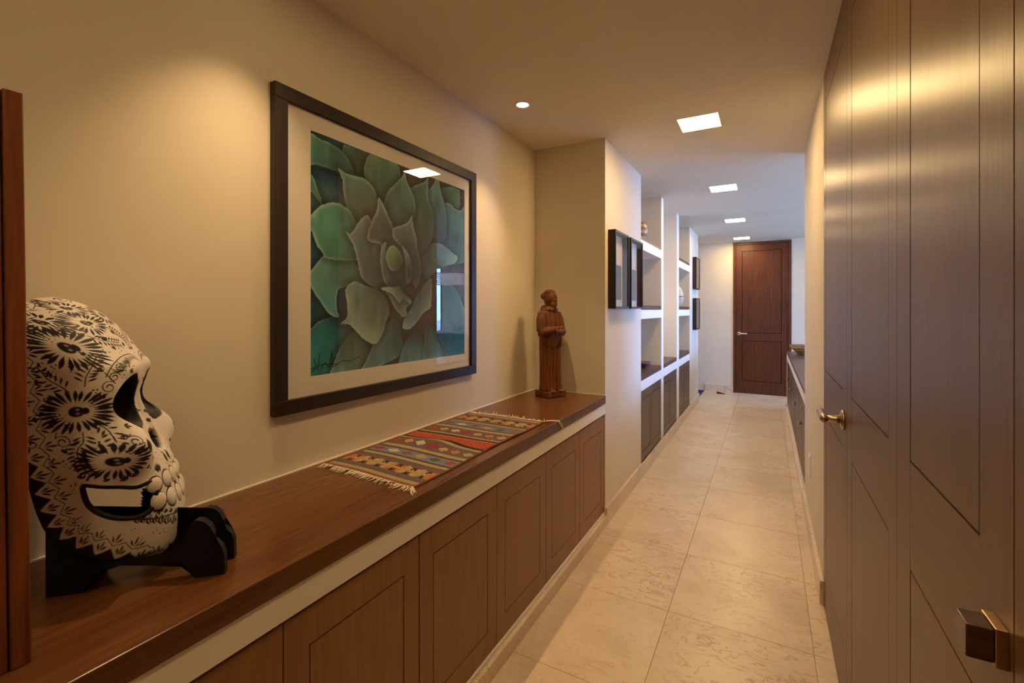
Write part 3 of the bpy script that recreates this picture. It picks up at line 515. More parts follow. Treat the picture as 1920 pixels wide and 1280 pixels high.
def paint(A,B,Z,A0,B0):
    nz,nf=A.shape;h=nf//2; S,T=sk_chart(A0,B0,Z); s0,t0=S[:,h:],T[:,h:]
    ink=Inker(s0,t0)
    for sx,tz,hh in SK_TEETH: ink.oval((sx,tz),.0162,hh*1.16+.0012)
    for m in MOTIFS:
        k,a=m[0],m[1:]
        getattr(ink,k)(*a)
    # border along the rim: distance d to the rim and position r along it
    P=np.stack([A,B,Z],-1)[:,h:]; rim=np.concatenate([P[0,::6],P[2::4,-1]]); rl=np.concatenate([[0],np.cumsum(np.linalg.norm(np.diff(rim,axis=0),axis=1))])
    tg=np.gradient(rim,axis=0);tg/=np.linalg.norm(tg,axis=1,keepdims=True)+1e-9
    Q=P.reshape(-1,3); near=np.nonzero((s0[:,-1:]-s0<.075).ravel()|(Z[:,h:]-.826<.09).ravel())[0]
    d=np.full(len(Q),9.);r=np.zeros(len(Q))
    for c in np.array_split(near,40):
        D2=((Q[c][:,None,:]-rim[None])**2).sum(-1); j=D2.argmin(1); e=Q[c]-rim[j];q=(e*tg[j]).sum(1);d[c]=np.sqrt(np.maximum(D2[np.arange(len(c)),j]-q*q,0)); r[c]=rl[j]+q
    per=.0335; rim_ink=Inker(r,d)
    lowz=Q[:,2]<1.02
    N=int(rl[-1]/per)
    for k in range(N+1):
        x=(k+.5)*per
        hi=rl[-1]*.0+x>.36
        o=-.004-.008*min(1,max(0,(x-.30)/.12))
        rim_ink.fan((x,.016+o),1.5708,.024,3,.70,.0019)
        rim_ink.line([(x-per/2,.034+o),(x,.045+o),(x+per/2,.034+o)],.0007)
        rim_ink.fan((x+per/2,.036+o),1.5708,.024,3,.85,.0017)
        rim_ink.dot((x+.003,.068+o),.0013);rim_ink.dot((x-.003,.072+o),.0010);rim_ink.dot((x+.001,.076+o),.0008)
    tri=np.abs(((r/per)%1)-.5)*2
    bd=(.006+.019*tri**1.1)*np.clip((.46-r)/.12,0,1)
    blk=np.where((d<9),np.clip((bd-d)/.0006+.5,0,1),0)
    rm=np.where(d<.062,rim_ink.m,rim_ink.m*(d<9))
    hz=Q[:,2]
    m=np.maximum(np.maximum(ink.m,rm*(d<.078)),blk).reshape(nz,nf-h)
    full=np.zeros((nz,nf)); full[:,h:]=m; full[:,:nf-h]=np.maximum(full[:,:nf-h],m[:,::-1]); full[:,h:]=m
    return full
AGAVE=[([(-.007,.815),(.015,.809),(.028,.776),(.046,.742),(.058,.711),(.037,.723),(.015,.747),(-.007,.763)],(.06,.28,.15),.6,(.55,.62,.42)),([(.163,.945),(.168,.986),(.186,.988),(.311,.994),(.301,.964),(.278,.926),(.256,.887),(.212,.866),(.186,.899)],(.12,.2,.11),.2,(.55,.62,.42)),([(.301,.98),(.279,.926),(.28,.889),(.301,.857),(.331,.833),(.366,.815),(.389,.808),(.443,.881),(.468,.916),(.47,.952),(.457,.982),(.396,.99),(.346,1.004)],(.15,.26,.15),.25,(.55,.62,.42)),([(-.007,.981),(.015,.98),(.05,.971),(.097,.967),(.136,.958),(.161,.944),(.181,.92),(.207,.869),(.181,.862),(.136,.868),(.111,.869),(.073,.872),(.037,.872),(-.007,.868)],(.13,.3,.18),.7,(.55,.62,.42)),([(.779,.936),(.802,.957),(.886,.982),(.93,.981),(.944,.976),(.944,.895),(.893,.87),(.844,.878),(.81,.884),(.796,.913)],(.13,.27,.12),.3,(.55,.62,.42)),([(.83,.87),(.886,.874),(.908,.859),(.967,.862),(.998,.906),(1.005,.85),(.998,.757),(.998,.597),(.823,.578),(.826,.797)],(.12,.25,.2),.7,(.55,.62,.42)),([(.746,.986),(.769,.982),(.776,.952),(.789,.915),(.81,.875),(.823,.833),(.826,.752),(.823,.705),(.737,.674),(.711,.819),(.693,.876),(.686,.909),(.711,.928),(.733,.956)],(.16,.3,.22),.6,(.55,.62,.42)),([(.625,.547),(.655,.592),(.715,.625),(.793,.63),(.878,.595),(.913,.582),(.894,.547),(.793,.516),(.715,.467),(.684,.449),(.647,.487)],(.22,.34,.3),.4,(.55,.62,.42)),([(.81,.396),(.878,.4),(.93,.368),(.966,.31),(.993,.253),(1.003,.165),(.793,.167),(.762,.254),(.777,.341)],(.12,.26,.24),.8,(.5,.5,.2)),([(.677,.984),(.68,.942),(.677,.889),(.686,.848),(.711,.819),(.718,.754),(.711,.689),(.686,.649),(.649,.615),(.614,.588),(.602,.65),(.579,.73),(.581,.814),(.556,.862),(.556,.878),(.579,.9),(.614,.921),(.656,.944),(.674,.97)],(.14,.22,.14),.6,(.55,.62,.42)),([(.511,.955),(.523,.919),(.54,.895),(.56,.866),(.576,.833),(.579,.792),(.567,.748),(.551,.712),(.48,.68),(.428,.672),(.389,.739),(.387,.768),(.399,.809),(.416,.845),(.444,.875),(.475,.907),(.498,.933)],(.17,.26,.16),.8,(.55,.62,.42)),([(.143,.869),(.155,.846),(.163,.822),(.165,.788),(.174,.749),(.186,.717),(.202,.689),(.223,.658),(.245,.661),(.278,.68),(.301,.69),(.336,.705),(.342,.73),(.338,.763),(.329,.798),(.315,.828),(.289,.85),(.256,.862),(.207,.858),(.176,.86)],(.17,.27,.17),1.0,(.55,.62,.42)),([(-.007,.173),(.021,.193),(.054,.218),(.102,.234),(.127,.239),(.142,.206),(.201,.186),(.168,.15),(.142,.116),(.122,.063),(.113,-.007),(-.007,.001)],(.04,.24,.22),.5,(.55,.62,.42)),([(.212,.172),(.245,.15),(.285,.119),(.274,.058),(.251,.004),(.113,.0),(.127,.063),(.158,.119),(.185,.149)],(.17,.28,.2),.4,(.55,.62,.42)),([(.43,.22),(.377,.179),(.334,.121),(.291,.047),(.273,.001),(.481,.057),(.48,.135),(.478,.184),(.439,.22)],(.17,.29,.24),.4,(.55,.62,.42)),([(.59,.144),(.625,.123),(.644,.075),(.647,-.002),(.496,.004),(.509,.066),(.536,.118)],(.16,.28,.27),.4,(.55,.62,.42)),([(.669,.177),(.73,.159),(.762,.093),(.826,-.011),(.669,.0),(.662,.099)],(.14,.29,.28),.4,(.55,.62,.42)),([(.762,.147),(.878,.124),(.993,.136),(1.003,-.005),(.86,-.002),(.81,.062)],(.05,.24,.26),.4,(.55,.62,.42)),([(.003,.409),(.025,.432),(.049,.464),(.078,.494),(.113,.508),(.142,.507),(.19,.482),(.234,.444),(.268,.418),(.257,.399),(.201,.381),(.148,.37),(.127,.356),(.122,.297),(.132,.261),(.117,.257),(.087,.274),(.054,.317),(.025,.356),(.008,.389)],(.14,.31,.22),.7,(.55,.62,.42)),([(-.007,.64),(.02,.654),(.037,.674),(.064,.697),(.111,.717),(.155,.711),(.186,.695),(.207,.663),(.223,.63),(.223,.594),(.217,.557),(.228,.508),(.087,.5),(.064,.517),(.042,.547),(.024,.586),(.007,.611)],(.13,.33,.19),1.0,(.55,.62,.42)),([(.184,.604),(.202,.6),(.223,.621),(.245,.656),(.278,.687),(.294,.684),(.311,.654),(.329,.586),(.39,.553),(.397,.482),(.423,.418),(.443,.372),(.365,.369),(.304,.401),(.257,.432),(.239,.492),(.217,.557)],(.2,.22,.18),.8,(.55,.62,.42)),([(.357,.782),(.346,.727),(.323,.684),(.301,.629),(.301,.591),(.367,.58),(.391,.513),(.415,.431),(.439,.4),(.503,.412),(.522,.501),(.483,.585),(.444,.628),(.434,.668),(.409,.708)],(.16,.17,.11),1.1,(.55,.62,.42)),([(.56,.739),(.54,.711),(.507,.689),(.455,.668),(.447,.647),(.455,.617),(.503,.587),(.536,.562),(.556,.52),(.563,.445),(.59,.407),(.622,.486),(.611,.561),(.593,.61),(.59,.644),(.57,.696)],(.17,.2,.16),1.0,(.55,.62,.42)),([(.397,.584),(.388,.541),(.403,.477),(.436,.399),(.415,.389),(.379,.424),(.362,.51),(.374,.572)],(.25,.27,.2),.8,(.55,.62,.42)),([(.499,.585),(.529,.561),(.549,.529),(.563,.456),(.536,.414),(.519,.452),(.519,.526)],(.22,.28,.25),.7,(.55,.62,.42)),([(.436,.581),(.409,.562),(.397,.523),(.415,.482),(.446,.469),(.48,.488),(.496,.524),(.471,.564)],(.24,.30,.12),.8,(.55,.62,.42)),([(.158,.217),(.185,.242),(.187,.279),(.179,.334),(.179,.352),(.201,.375),(.228,.383),(.268,.37),(.316,.358),(.365,.339),(.39,.3),(.397,.259),(.378,.218),(.365,.179),(.333,.134),(.304,.13),(.262,.155),(.217,.195),(.196,.214)],(.3,.37,.26),.8,(.55,.62,.42)),([(.699,.424),(.695,.297),(.687,.276),(.64,.255),(.611,.224),(.576,.196),(.549,.181),(.513,.192),(.522,.227),(.563,.28),(.59,.326),(.625,.368)],(.26,.34,.26),.9,(.55,.62,.42)),([(.379,.371),(.415,.337),(.451,.285),(.496,.247),(.522,.257),(.516,.285),(.542,.305),(.503,.364),(.477,.389),(.458,.381),(.415,.377)],(.22,.25,.2),.3,(.55,.62,.42)),([(.376,.37),(.415,.377),(.458,.381),(.477,.389),(.503,.353),(.536,.335),(.552,.315),(.545,.305),(.529,.315),(.496,.329),(.48,.309),(.446,.342),(.415,.356)],(.42,.45,.34),.5,(.55,.62,.42))]
def vnoise(x,y,seed=0):
    r=np.random.RandomState(seed).rand(64,64); xi=np.floor(x).astype(int);yi=np.floor(y).astype(int);fx=x-xi;fy=y-yi
    fx=fx*fx*(3-2*fx);fy=fy*fy*(3-2*fy); g=lambda a,b:r[a%64,b%64]
    return (g(xi,yi)*(1-fx)+g(xi+1,yi)*fx)*(1-fy)+(g(xi,yi+1)*(1-fx)+g(xi+1,yi+1)*fx)*fy
def agave_colors(nx=460,ny=420):
    X,Y=np.meshgrid(np.linspace(0,1,nx),np.linspace(0,1,ny)); sh=X.shape
    n1=vnoise(X*5,Y*5,1);n2=vnoise(X*14,Y*14,2);n3=vnoise(X*70,Y*12,3)
    # ground: deep blue green at the left, brown in the middle
    C=np.empty(sh+(3,)); bl=np.array([.012,.06,.11]);br=np.array([.075,.045,.026]);tl=np.array([.015,.10,.11])
    k=np.clip((X-.20)*4+(n1-.5),0,1)[...,None]; C[:]=bl*(1-k)+br*k
    k=np.clip((n2-.45)*2.5,0,1)[...,None]*np.clip(1.2-X*2.2,0,1)[...,None]; C=C*(1-k)+tl*k
    x=X.ravel();y=Y.ravel();Cf=C.reshape(-1,3)
    for li,(poly,c,rim,rc) in enumerate(AGAVE):
        pc=np.array(poly);pc=pc.mean(0)+(pc-pc.mean(0))*np.array([1.13,1.13]);p=smooth_poly(pc,5); lo=p.min(0)-.036;hi=p.max(0)+.036
        I=np.nonzero((x>lo[0])&(x<hi[0])&(y>lo[1])&(y<hi[1]))[0]
        if not len(I): continue
        px=x[I]+.004*(vnoise(x[I]*90,y[I]*90,li+5)-.5);py=y[I]+.004*(vnoise(x[I]*90,y[I]*90,li+40)-.5)
        ins=inpoly(px,py,p)
        So=I[~ins]
        if len(So):
            sxx,syy=x[So],y[So];ds=np.full(len(So),9.)
            for a,b in zip(p[::2],np.roll(p[::2],-1,0)):
                e=b-a;L2=max(e@e,1e-12);t=np.clip(((sxx-a[0])*e[0]+(syy-a[1])*e[1])/L2,0,1);ds=np.minimum(ds,np.hypot(sxx-a[0]-t*e[0],syy-a[1]-t*e[1]))
            Cf[So]*=(.38+.62*np.clip(ds/.035,0,1))[:,None]
        J=I[ins];qx=px[ins];qy=py[ins]
        if not len(J): continue
        d=np.full(len(J),9.)
        for a,b in zip(p,np.roll(p,-1,0)):
            e=b-a;L2=max(e@e,1e-12);t=np.clip(((qx-a[0])*e[0]+(qy-a[1])*e[1])/L2,0,1);d=np.minimum(d,np.hypot(qx-a[0]-t*e[0],qy-a[1]-t*e[1]))
        cen=np.array([.54,.46]); r=np.hypot(qx-cen[0],qy-cen[1]); r=(r-r.min())/(np.ptp(r)+1e-6)
        c=np.array(c); shade=.20+.88*r**.9
        st=vnoise(qx*40+li,qy*9,li+9)*.5+vnoise(qx*13,qy*13+li,li+3)*.5
        col=c*(shade*(.55+.9*st))[:,None]
        kk=np.clip(.55-r,0,1)[:,None]*np.clip(qx*2.2-.25,0,1)[:,None]; col=col*(1-kk)+np.array([.105,.075,.05])*kk*(.6+.8*st)[:,None]
        col*=(1+np.array([-.25,.0,.18])*((vnoise(qx*7,qy*7,li+21)-.5)*1.6)[:,None])
        w=.016*rim+.005; k=np.clip(1-d/w,0,1)**1.6*np.clip(.05+r*1.1,0,1)*min(1,.42+.40*rim)*(.5+.8*st)
        col=col*(1-k[:,None])+np.array(rc)*k[:,None]*.95
        k=np.clip(1-d/.006,0,1)*(r<.45); col*=(1-.6*k)[:,None]
        Cf[J]=col*np.array([.80,1.0,1.42])
    C=Cf.reshape(sh+(3,))
    # signature scrawl
    ink=Inker(X,Y)
    for st in ([(.01,.02),(.03,.035),(.02,.07)],[(.035,.02),(.045,.09)],[(.05,.03),(.07,.05),(.085,.03)],[(.09,.03),(.10,.10),(.105,.03)],[(.11,.03),(.15,.05),(.19,.045),(.24,.06)],[(.0,.03),(.05,.045),(.12,.04)]): ink.line(st,.0022,.0015)
    C*=(1-.85*ink.m.reshape(sh))[...,None]
    return X,Y,np.clip(C,0,1)

# ------------------------------------------------------------------ framed agave painting
def grid_mesh(P, cols, mask=None):
    """P: (m,n,3) world points -> MB-like data for build(); faces with a masked corner are dropped"""
    m, n = P.shape[:2]; idx = np.arange(m * n).reshape(m, n)
    q = np.stack([idx[:-1, :-1], idx[:-1, 1:], idx[1:, 1:], idx[1:, :-1]], -1).reshape(-1, 4)
    if mask is not None: q = q[~mask.ravel()[q].any(1)]
    return P.reshape(-1, 3), q, cols
def build_grid(name, P, m, parent, cols=None, mask=None, smooth=True):
    base = np.array(WL[parent.name]); v, q, c = grid_mesh(P, cols, mask)
    used = np.zeros(len(v), bool); used[q.ravel()] = True; new = np.cumsum(used) - 1; v = v[used] - base; q = new[q]
    me = bpy.data.meshes.new(name); me.vertices.add(len(v)); me.vertices.foreach_set('co', v.astype(np.float32).ravel())
    me.loops.add(q.size); me.loops.foreach_set('vertex_index', q.astype(np.int32).ravel()); me.polygons.add(len(q))
    me.polygons.foreach_set('loop_start', np.arange(0, q.size, 4, dtype=np.int32)); me.update(calc_edges=True); me.validate()
    me.polygons.foreach_set('use_smooth', np.full(len(me.polygons), smooth))
    me.materials.append(MATS[m])
    if c is not None:
        c = c.reshape(-1, c.shape[-1])[used]
        if c.shape[1] == 3: c = np.concatenate([c, np.ones((len(c), 1))], 1)
        a = me.color_attributes.new('Col', 'FLOAT_COLOR', 'POINT'); a.data.foreach_set('color', c.astype(np.float32).ravel())
    o = bpy.data.objects.new(name, me); COL.objects.link(o); o.parent = parent; WL[o.name] = tuple(base); return o
pt = thing('framed_painting', 'large blue-green agave painting in a wide dark frame above the counter', 'painting', (XL, 1.49, .997))
Y0, Y1, Z0, Z1 = .915, 2.060, .997, 2.049; fw = .046; xa, xb = XL + .001, XL + .027
for a, b in ((Z0, Z0 + fw), (Z1 - fw, Z1)): build('frame_rail', bx(xa, xb, Y0, Y1, a, b, bev=.002), 'frame_wood', pt)
for a, b in ((Y0, Y0 + fw), (Y1 - fw, Y1)): build('frame_rail', bx(xa, xb, a, b, Z0 + fw, Z1 - fw, bev=.002), 'frame_wood', pt)
A_Y0, A_Y1, A_Z0, A_Z1 = 1.055, 1.970, 1.107, 1.943
mt = MB(); iy0, iy1, iz0, iz1 = Y0 + fw, Y1 - fw, Z0 + fw, Z1 - fw; x0, x1 = XL + .010, XL + .0125
mt.box(x0, x1, iy0, iy1, iz0, A_Z0); mt.box(x0, x1, iy0, iy1, A_Z1, iz1); mt.box(x0, x1, iy0, A_Y0, A_Z0, A_Z1); mt.box(x0, x1, A_Y1, iy1, A_Z0, A_Z1)
build('mat_board', mt, 'mat_board', pt)
gx, gy, gc = agave_colors(); P = np.stack([np.full(gx.shape, XL + .0095), A_Y0 - .002 + gx * (A_Y1 - A_Y0 + .004), A_Z0 - .002 + gy * (A_Z1 - A_Z0 + .004)], -1)
build_grid('canvas', P, 'art_print', pt, gc, smooth=False)
build('backing', bx(XL + .001, XL + .009, iy0, iy1, iz0, iz1), 'mat_board', pt)
build('glass_pane', bx(XL + .0165, XL + .0185, iy0, iy1, iz0, iz1), 'picture_glass', pt)

# ------------------------------------------------------------------ painted papier-mache skull on its stand
sk = thing('painted_skull', 'white papier-mache skull painted with black flowers, on a black stand', 'skull', (float(SK_C[0]), float(SK_C[1]), CT + .02))
A, B, Z, dark, A00, B00 = skull_grid(); ink = paint(A, B, Z, A00, B00); ink = np.maximum(ink, dark)
hp = smooth_poly(SK_HOLE); hole = (inpoly(A, Z, hp) | ((B < 0) & (inpoly(A + .03, Z, hp) | inpoly(A + .055, Z, hp)))) & (np.abs(B) > .045) | ((B < -.03) & (A < .062) & (Z < 1.005))
white = np.array([.76, .70, .65]); blk = np.array([.014, .009, .009]); cols = white * (1 - ink[..., None]) + blk * ink[..., None]
SP = sk_world(A, B, Z); build_grid('shell', SP, 'painted_skull', sk, cols, hole)
s4 = (slice(None, None, 5), slice(None, None, 5)); ai, bi, zi = A[s4], B[s4], Z[s4]
inn = sk_world(ai - .007, bi * .93, np.where(zi > 1.34, zi - .008, zi)); build_grid('inner_lining', inn, 'black_paint', sk, None, hole[s4])
for sg in (1,):
    rm = MB(); pts = []
    for a_, z_ in (hp if sg > 0 else np.where(hp[:, :1] < .07, hp - np.array([.055, 0]), hp)):
        d = np.where((B * sg > .04), np.hypot(A - a_, Z - z_), 9.); j = np.unravel_index(d.argmin(), d.shape); q = sk_world(np.array(a_), B[j] - sg * .004, np.array(z_)); pts.append(q)
    pts.append(pts[0]); rm.tube(pts, .0052, 8, caps=False); build('cut_edge', rm, 'black_paint', sk)
S_, T_ = sk_chart(A00, B00, Z)
NRM = np.cross(np.gradient(SP, axis=1), np.gradient(SP, axis=0)); NRM /= np.linalg.norm(NRM, axis=-1, keepdims=True) + 1e-9
hn = A.shape[1] // 2
if NRM[280, hn] @ SK_D < 0: NRM = -NRM
for sx, tz, hh in SK_TEETH:
    for sg in (1, -1):
        d = np.hypot(S_ - sg * sx, T_ - tz); j = np.unravel_index(d.argmin(), d.shape); n_ = Vector(NRM[j]); c_ = Vector(SP[j]); up = Vector((0, 0, 1)); up = (up - n_ * up.dot(n_)).normalized(); lt = up.cross(n_)
        M3 = Matrix((lt, n_, up)).transposed()
        build('tooth', MB().ellipsoid(c_ - n_ * .0025, (.0146, .0066, hh * 1.04), 20, 14, M3), 'tooth_paint', sk)
# stand: two scrolled side plates and a back board
st = thing('skull_stand', 'black scroll-cut wooden stand under the painted skull', 'stand', (-1.10, .42, CT))
sd = Vector((.717, .697, 0)); sn = Vector((.697, -.717, 0))
prof = [(-.607, CT), (-.549, CT), (-.545, .812), (-.536, .829), (-.52, .839), (-.50, .843), (-.47, .838), (-.44, .834), (-.41, .836), (-.392, .833), (-.378, .822), (-.366, .808), (-.362, CT), (-.311, CT), (-.312, .838), (-.317, .853), (-.326, .864), (-.333, .868), (-.332, .882), (-.338, .898), (-.349, .909), (-.362, .913), (-.371, .906), (-.379, .885), (-.392, .864), (-.42, .856), (-.45, .852), (-.49, .850), (-.53, .852), (-.56, .864), (-.585, .90), (-.607, .945)]
ps = smooth_poly(np.array(prof), 1)
for b0 in (-1.066, -1.128):
    m_ = MB(); v = []
    for bb in (b0, b0 - .018):
        for a_, z_ in ps: q = sd * float(a_) + sn * bb; v.append((q.x, q.y, float(z_)))
    n_ = len(ps); bm = bmesh.new(); vs = [bm.verts.new(q) for q in v]
    f1 = bm.faces.new(vs[:n_]); f2 = bm.faces.new(vs[n_:][::-1])
    for k in range(n_): bm.faces.new((vs[k], vs[n_ + k], vs[n_ + (k + 1) % n_], vs[(k + 1) % n_]))
    bmesh.ops.triangulate(bm, faces=[f1, f2]); bmesh.ops.recalc_face_normals(bm, faces=bm.faces[:]); m_.bm(bm); build('side_plate', m_, 'black_paint', st)
m_ = MB(); v = []
for a_, z_ in ((-.600, CT + .02), (-.585, CT + .02), (-.585, .90), (-.600, .90)):
    for bb in (-1.084, -1.128): q = sd * a_ + sn * bb; v.append((q.x, q.y, z_))
m_.add(v, [(0, 2, 4, 6), (1, 7, 5, 3), (0, 1, 3, 2), (2, 3, 5, 4), (4, 5, 7, 6), (6, 7, 1, 0)]); build('back_board', m_, 'black_paint', st)

# ------------------------------------------------------------------ tall wooden panel at the left edge
wp = thing('wooden_screen', 'tall reddish-brown wooden screen standing on the counter at the left edge', 'screen', (-.99, .16, CT))
def lean(mb, e=.036, z0=CT, h=.875):
    mb.v = [(x - e * (z - z0) / h, y, z) for x, y, z in mb.v]; return mb
for a, b in ((.2475, .2700), (.02, .0425)): build('stile', lean(bx(-1.012, -.984, a, b, CT, 1.673, bev=.002)), 'panel_wood', wp)
build('board', lean(bx(-1.010, -.987, .0445, .2455, CT + .0, 1.680, bev=.002)), 'panel_wood', wp)
build('foot', lean(bx(-1.10, -1.013, .10, .19, CT, .84, bev=.002)), 'panel_wood', wp)

# ------------------------------------------------------------------ striped kilim runner
rg = thing('kilim_runner', 'small striped woven runner with cream fringes lying on the counter', 'rug', (-1.14, 1.55, CT))
RX0, RX1, RY0, RY1 = -1.345, -.930, 1.098, 1.995
nu, nv = 190, 400
def rug_z(x, y): return CT + .0045 + .012 * np.exp(-((y - 1.50 - .05 * np.sin((x + 1.1) * 9)) / .045) ** 2) * (.55 + .45 * np.sin((x + 1.3) * 11)) + .0035 * np.exp(-((y - 1.72) / .06) ** 2) * (.5 + .5 * np.cos(x * 14))
def rug_colors(u, v):
    """u across 0..1, v along 0..1"""
    pal = dict(mauve=(.22, .11, .13), cream=(.46, .35, .20), olive=(.16, .13, .05), brown=(.16, .055, .012), blue=(.17, .24, .38), red=(.52, .055, .010), orange=(.62, .19, .02), yel=(.62, .40, .12), dark=(.05, .03, .015), crim=(.45, .02, .03), gold=(.58, .33, .06), white=(.60, .50, .36), rust=(.35, .09, .02))
    p = {k: np.array(c) for k, c in pal.items()}; W = np.abs(v - .5) * 2; C = np.zeros(u.shape + (3,)) + p['mauve']
    def band(a, b, c): C[(W <= a) & (W > b)] = p[c]
    for a, b, c in ((1.01, .965, 'rust'), (.965, .92, 'cream'), (.92, .905, 'olive'), (.655, .635, 'olive'), (.635, .592, 'cream'), (.592, .56, 'brown'), (.56, .43, 'blue'), (.43, .40, 'brown'), (.40, .352, 'cream'), (.352, .335, 'olive'), (.175, .155, 'olive'), (.155, .115, 'cream'), (.115, .085, 'dark'), (.085, -.1, 'red')): band(a, b, c)
    # zigzag stars in the end bands
    m = (W < .865) & (W > .70); yy = (W - .7825) / .08; k = np.abs(((u * 3.0 + .25) % 1) - .5) * 2; s = np.abs(yy)
    star = m & (s < 1 - np.abs(k - .5) * 1.1); seq = (np.floor(u * 6) % 3).astype(int)
    for i, c in enumerate(('orange', 'yel', 'cream')): C[star & (seq == i)] = p[c]
    C[m & (s < .85) & (np.abs(np.abs(k - .5) - .36 - .1 * s) < .07)] = p['dark']; C[star & (s < .22)] = p['gold']; C[m & ((u < .07) | (u > .93)) & (s < .8)] = p['orange']
    # diamonds on blue and in the middle bands
    for (a, b, n, names) in ((.545, .445, 6, ('crim', 'white', 'rust', 'gold', 'olive', 'red')), (.315, .195, 7, ('red', 'gold', 'white', 'crim', 'gold', 'orange', 'cream'))):
        m = (W < a) & (W > b); yy = (W - (a + b) / 2) / ((a - b) / 2); f = (u * n) % 1 - .5; i = np.clip(np.floor(u * n), 0, n - 1).astype(int); dm = m & (np.abs(f) * 1.9 + np.abs(yy) < .86)
        ed = m & (np.abs(f) * 1.9 + np.abs(yy) < 1.05) & ~dm
        if n == 7: C[ed] = p['olive'] * .8
        for j, c in enumerate(names): C[dm & (i == j)] = p[c]
    m = W < .085; C[m & (((u * 23 + v * 3) % 1) < .35) & (v > .52)] = p['orange']
    rs = np.random.RandomState(3); C = C * .72 + C.mean(-1, keepdims=True) * .28; C *= (.68 + .36 * rs.rand(*u.shape))[..., None] * (1 + .16 * np.sin(u * 2 * np.pi * 95))[..., None]
    C[(u < .012) | (u > .985)] = p['rust'] * .5; return np.clip(C, 0, 1)
U_, V_ = np.meshgrid(np.linspace(0, 1, nu), np.linspace(0, 1, nv)); X_ = RX0 + (RX1 - RX0) * U_ + .004 * np.sin(V_ * 9); Y_ = RY0 + (RY1 - RY0) * V_ + .006 * np.sin(U_ * 5) - .012 * U_ * (V_ < .5) + .008 * U_ * (V_ > .5)
Z_ = rug_z(X_, Y_) + .0007 * np.sin(V_ * 2 * np.pi * 90)
build_grid('woven_cloth', np.stack([X_, Y_, Z_], -1), 'kilim', rg, rug_colors(U_, V_))
bot = np.stack([X_, Y_, np.maximum(Z_ - .0038, CT + .0004)], -1)[::4, ::4]; ringi = []
build_grid('underside', bot, 'kilim', rg, rug_colors(U_, V_)[::4, ::4] * .7)
em = MB(); topP = np.stack([X_, Y_, Z_], -1)
for e in (topP[:, 0], topP[:, -1], topP[0], topP[-1]):
    e = e[::3]; em.tube([(q[0], q[1], q[2] - .0018) for q in e], .0021, 6)
build('selvedge', em, 'brown_fabric', rg)
for end in (0, 1):
    fr = MB(); yb = Y_[0] if end == 0 else Y_[-1]; sgn = -1 if end == 0 else 1; rs = random.Random(5 + end)
    for k in range(66):
        t = (k + .5) / 66; x = RX0 + (RX1 - RX0) * t; j = int(t * (nu - 1)); y = yb[j]; L = rs.uniform(.022, .040); dx = rs.uniform(-.012, .012); z0 = CT + .004
        pts = [(x, y, z0)]
        for q in (.35, .7, 1.): pts.append((x + dx * q + rs.uniform(-.002, .002), y + sgn * L * q, CT + .0022 + rs.uniform(0, .004) * (1 - q) + (.012 if rs.random() < .10 else 0) * q))
        fr.tube(pts, [.0017, .0019, .0018, .0012], 5)
    for k in range(7):                                   # tassels at the front corner
        o = rs.uniform(-.006, .006); x = RX1 - .004; y = yb[-1]
        if end == 1: pts = [(x, y, CT + .005), (x + .014, y + .022 + o, CT + .006), (x + .030, y + .045 + o, CT + .004), (XC + .006, y + .070 + o, CT - .002 + .003 * k / 7), (XC + .011 + .0005 * k, y + .092 + o, CT - .022 - .004 * (k % 3)), (XC + .012, y + .103 + o, CT - .040 - .004 * (k % 3))]
        else: pts = [(x, y, CT + .005), (x + .010, y - .012 + o, CT + .006), (x + .022, y - .026 + 2 * o, CT + .004), (x + .038 - .004 * (k % 3), y - .036 + 2 * o, CT + .002)]
        fr.tube(pts, [.0018] * (len(pts) - 1) + [.001], 5)
    build('fringe', fr, 'fringe_yarn', rg)['kind'] = 'stuff'

# ------------------------------------------------------------------ carved wooden statue of a robed man
sx_, sy_ = -1.178, 2.640; ang = R(-24); cA, sA = math.cos(ang), math.sin(ang)
stt = thing('wooden_statue', 'carved wooden statue of a robed bearded man holding a book, in the niche corner', 'statue', (sx_, sy_, CT))
def L2W(p): return (sx_ + cA * p[0] - sA * p[1], sy_ + sA * p[0] + cA * p[1], CT + p[2])
def loft(mb, secs, n=64, pleat=0., k=15):
    v = []; f = []
    for (z, cx, rx, ry) in secs:
        for i in range(n):
            a = 2 * math.pi * i / n; pl = 1 + pleat * math.sin(k * a + math.sin(3 * a)) * max(0, min(1, (.40 - z) / .2))
            v.append((cx + rx * pl * math.cos(a), ry * pl * math.sin(a), z))
    m = len(secs)
    for j in range(m - 1):
        for i in range(n): f.append((j * n + i, j * n + (i + 1) % n, (j + 1) * n + (i + 1) % n, (j + 1) * n + i))
    f += [tuple(range(n))[::-1], tuple((m - 1) * n + i for i in range(n))]; mb.add(v, f, True)
b_ = MB()
loft(b_, [(.038, 0, .062, .074), (.08, 0, .058, .070), (.16, -.002, .057, .068), (.26, -.003, .058, .070), (.34, -.004, .058, .072), (.42, -.006, .056, .073), (.48, -.008, .052, .074), (.515, -.010, .046, .070), (.540, -.012, .036, .054), (.555, -.012, .022, .030)], 96, .045, 17)
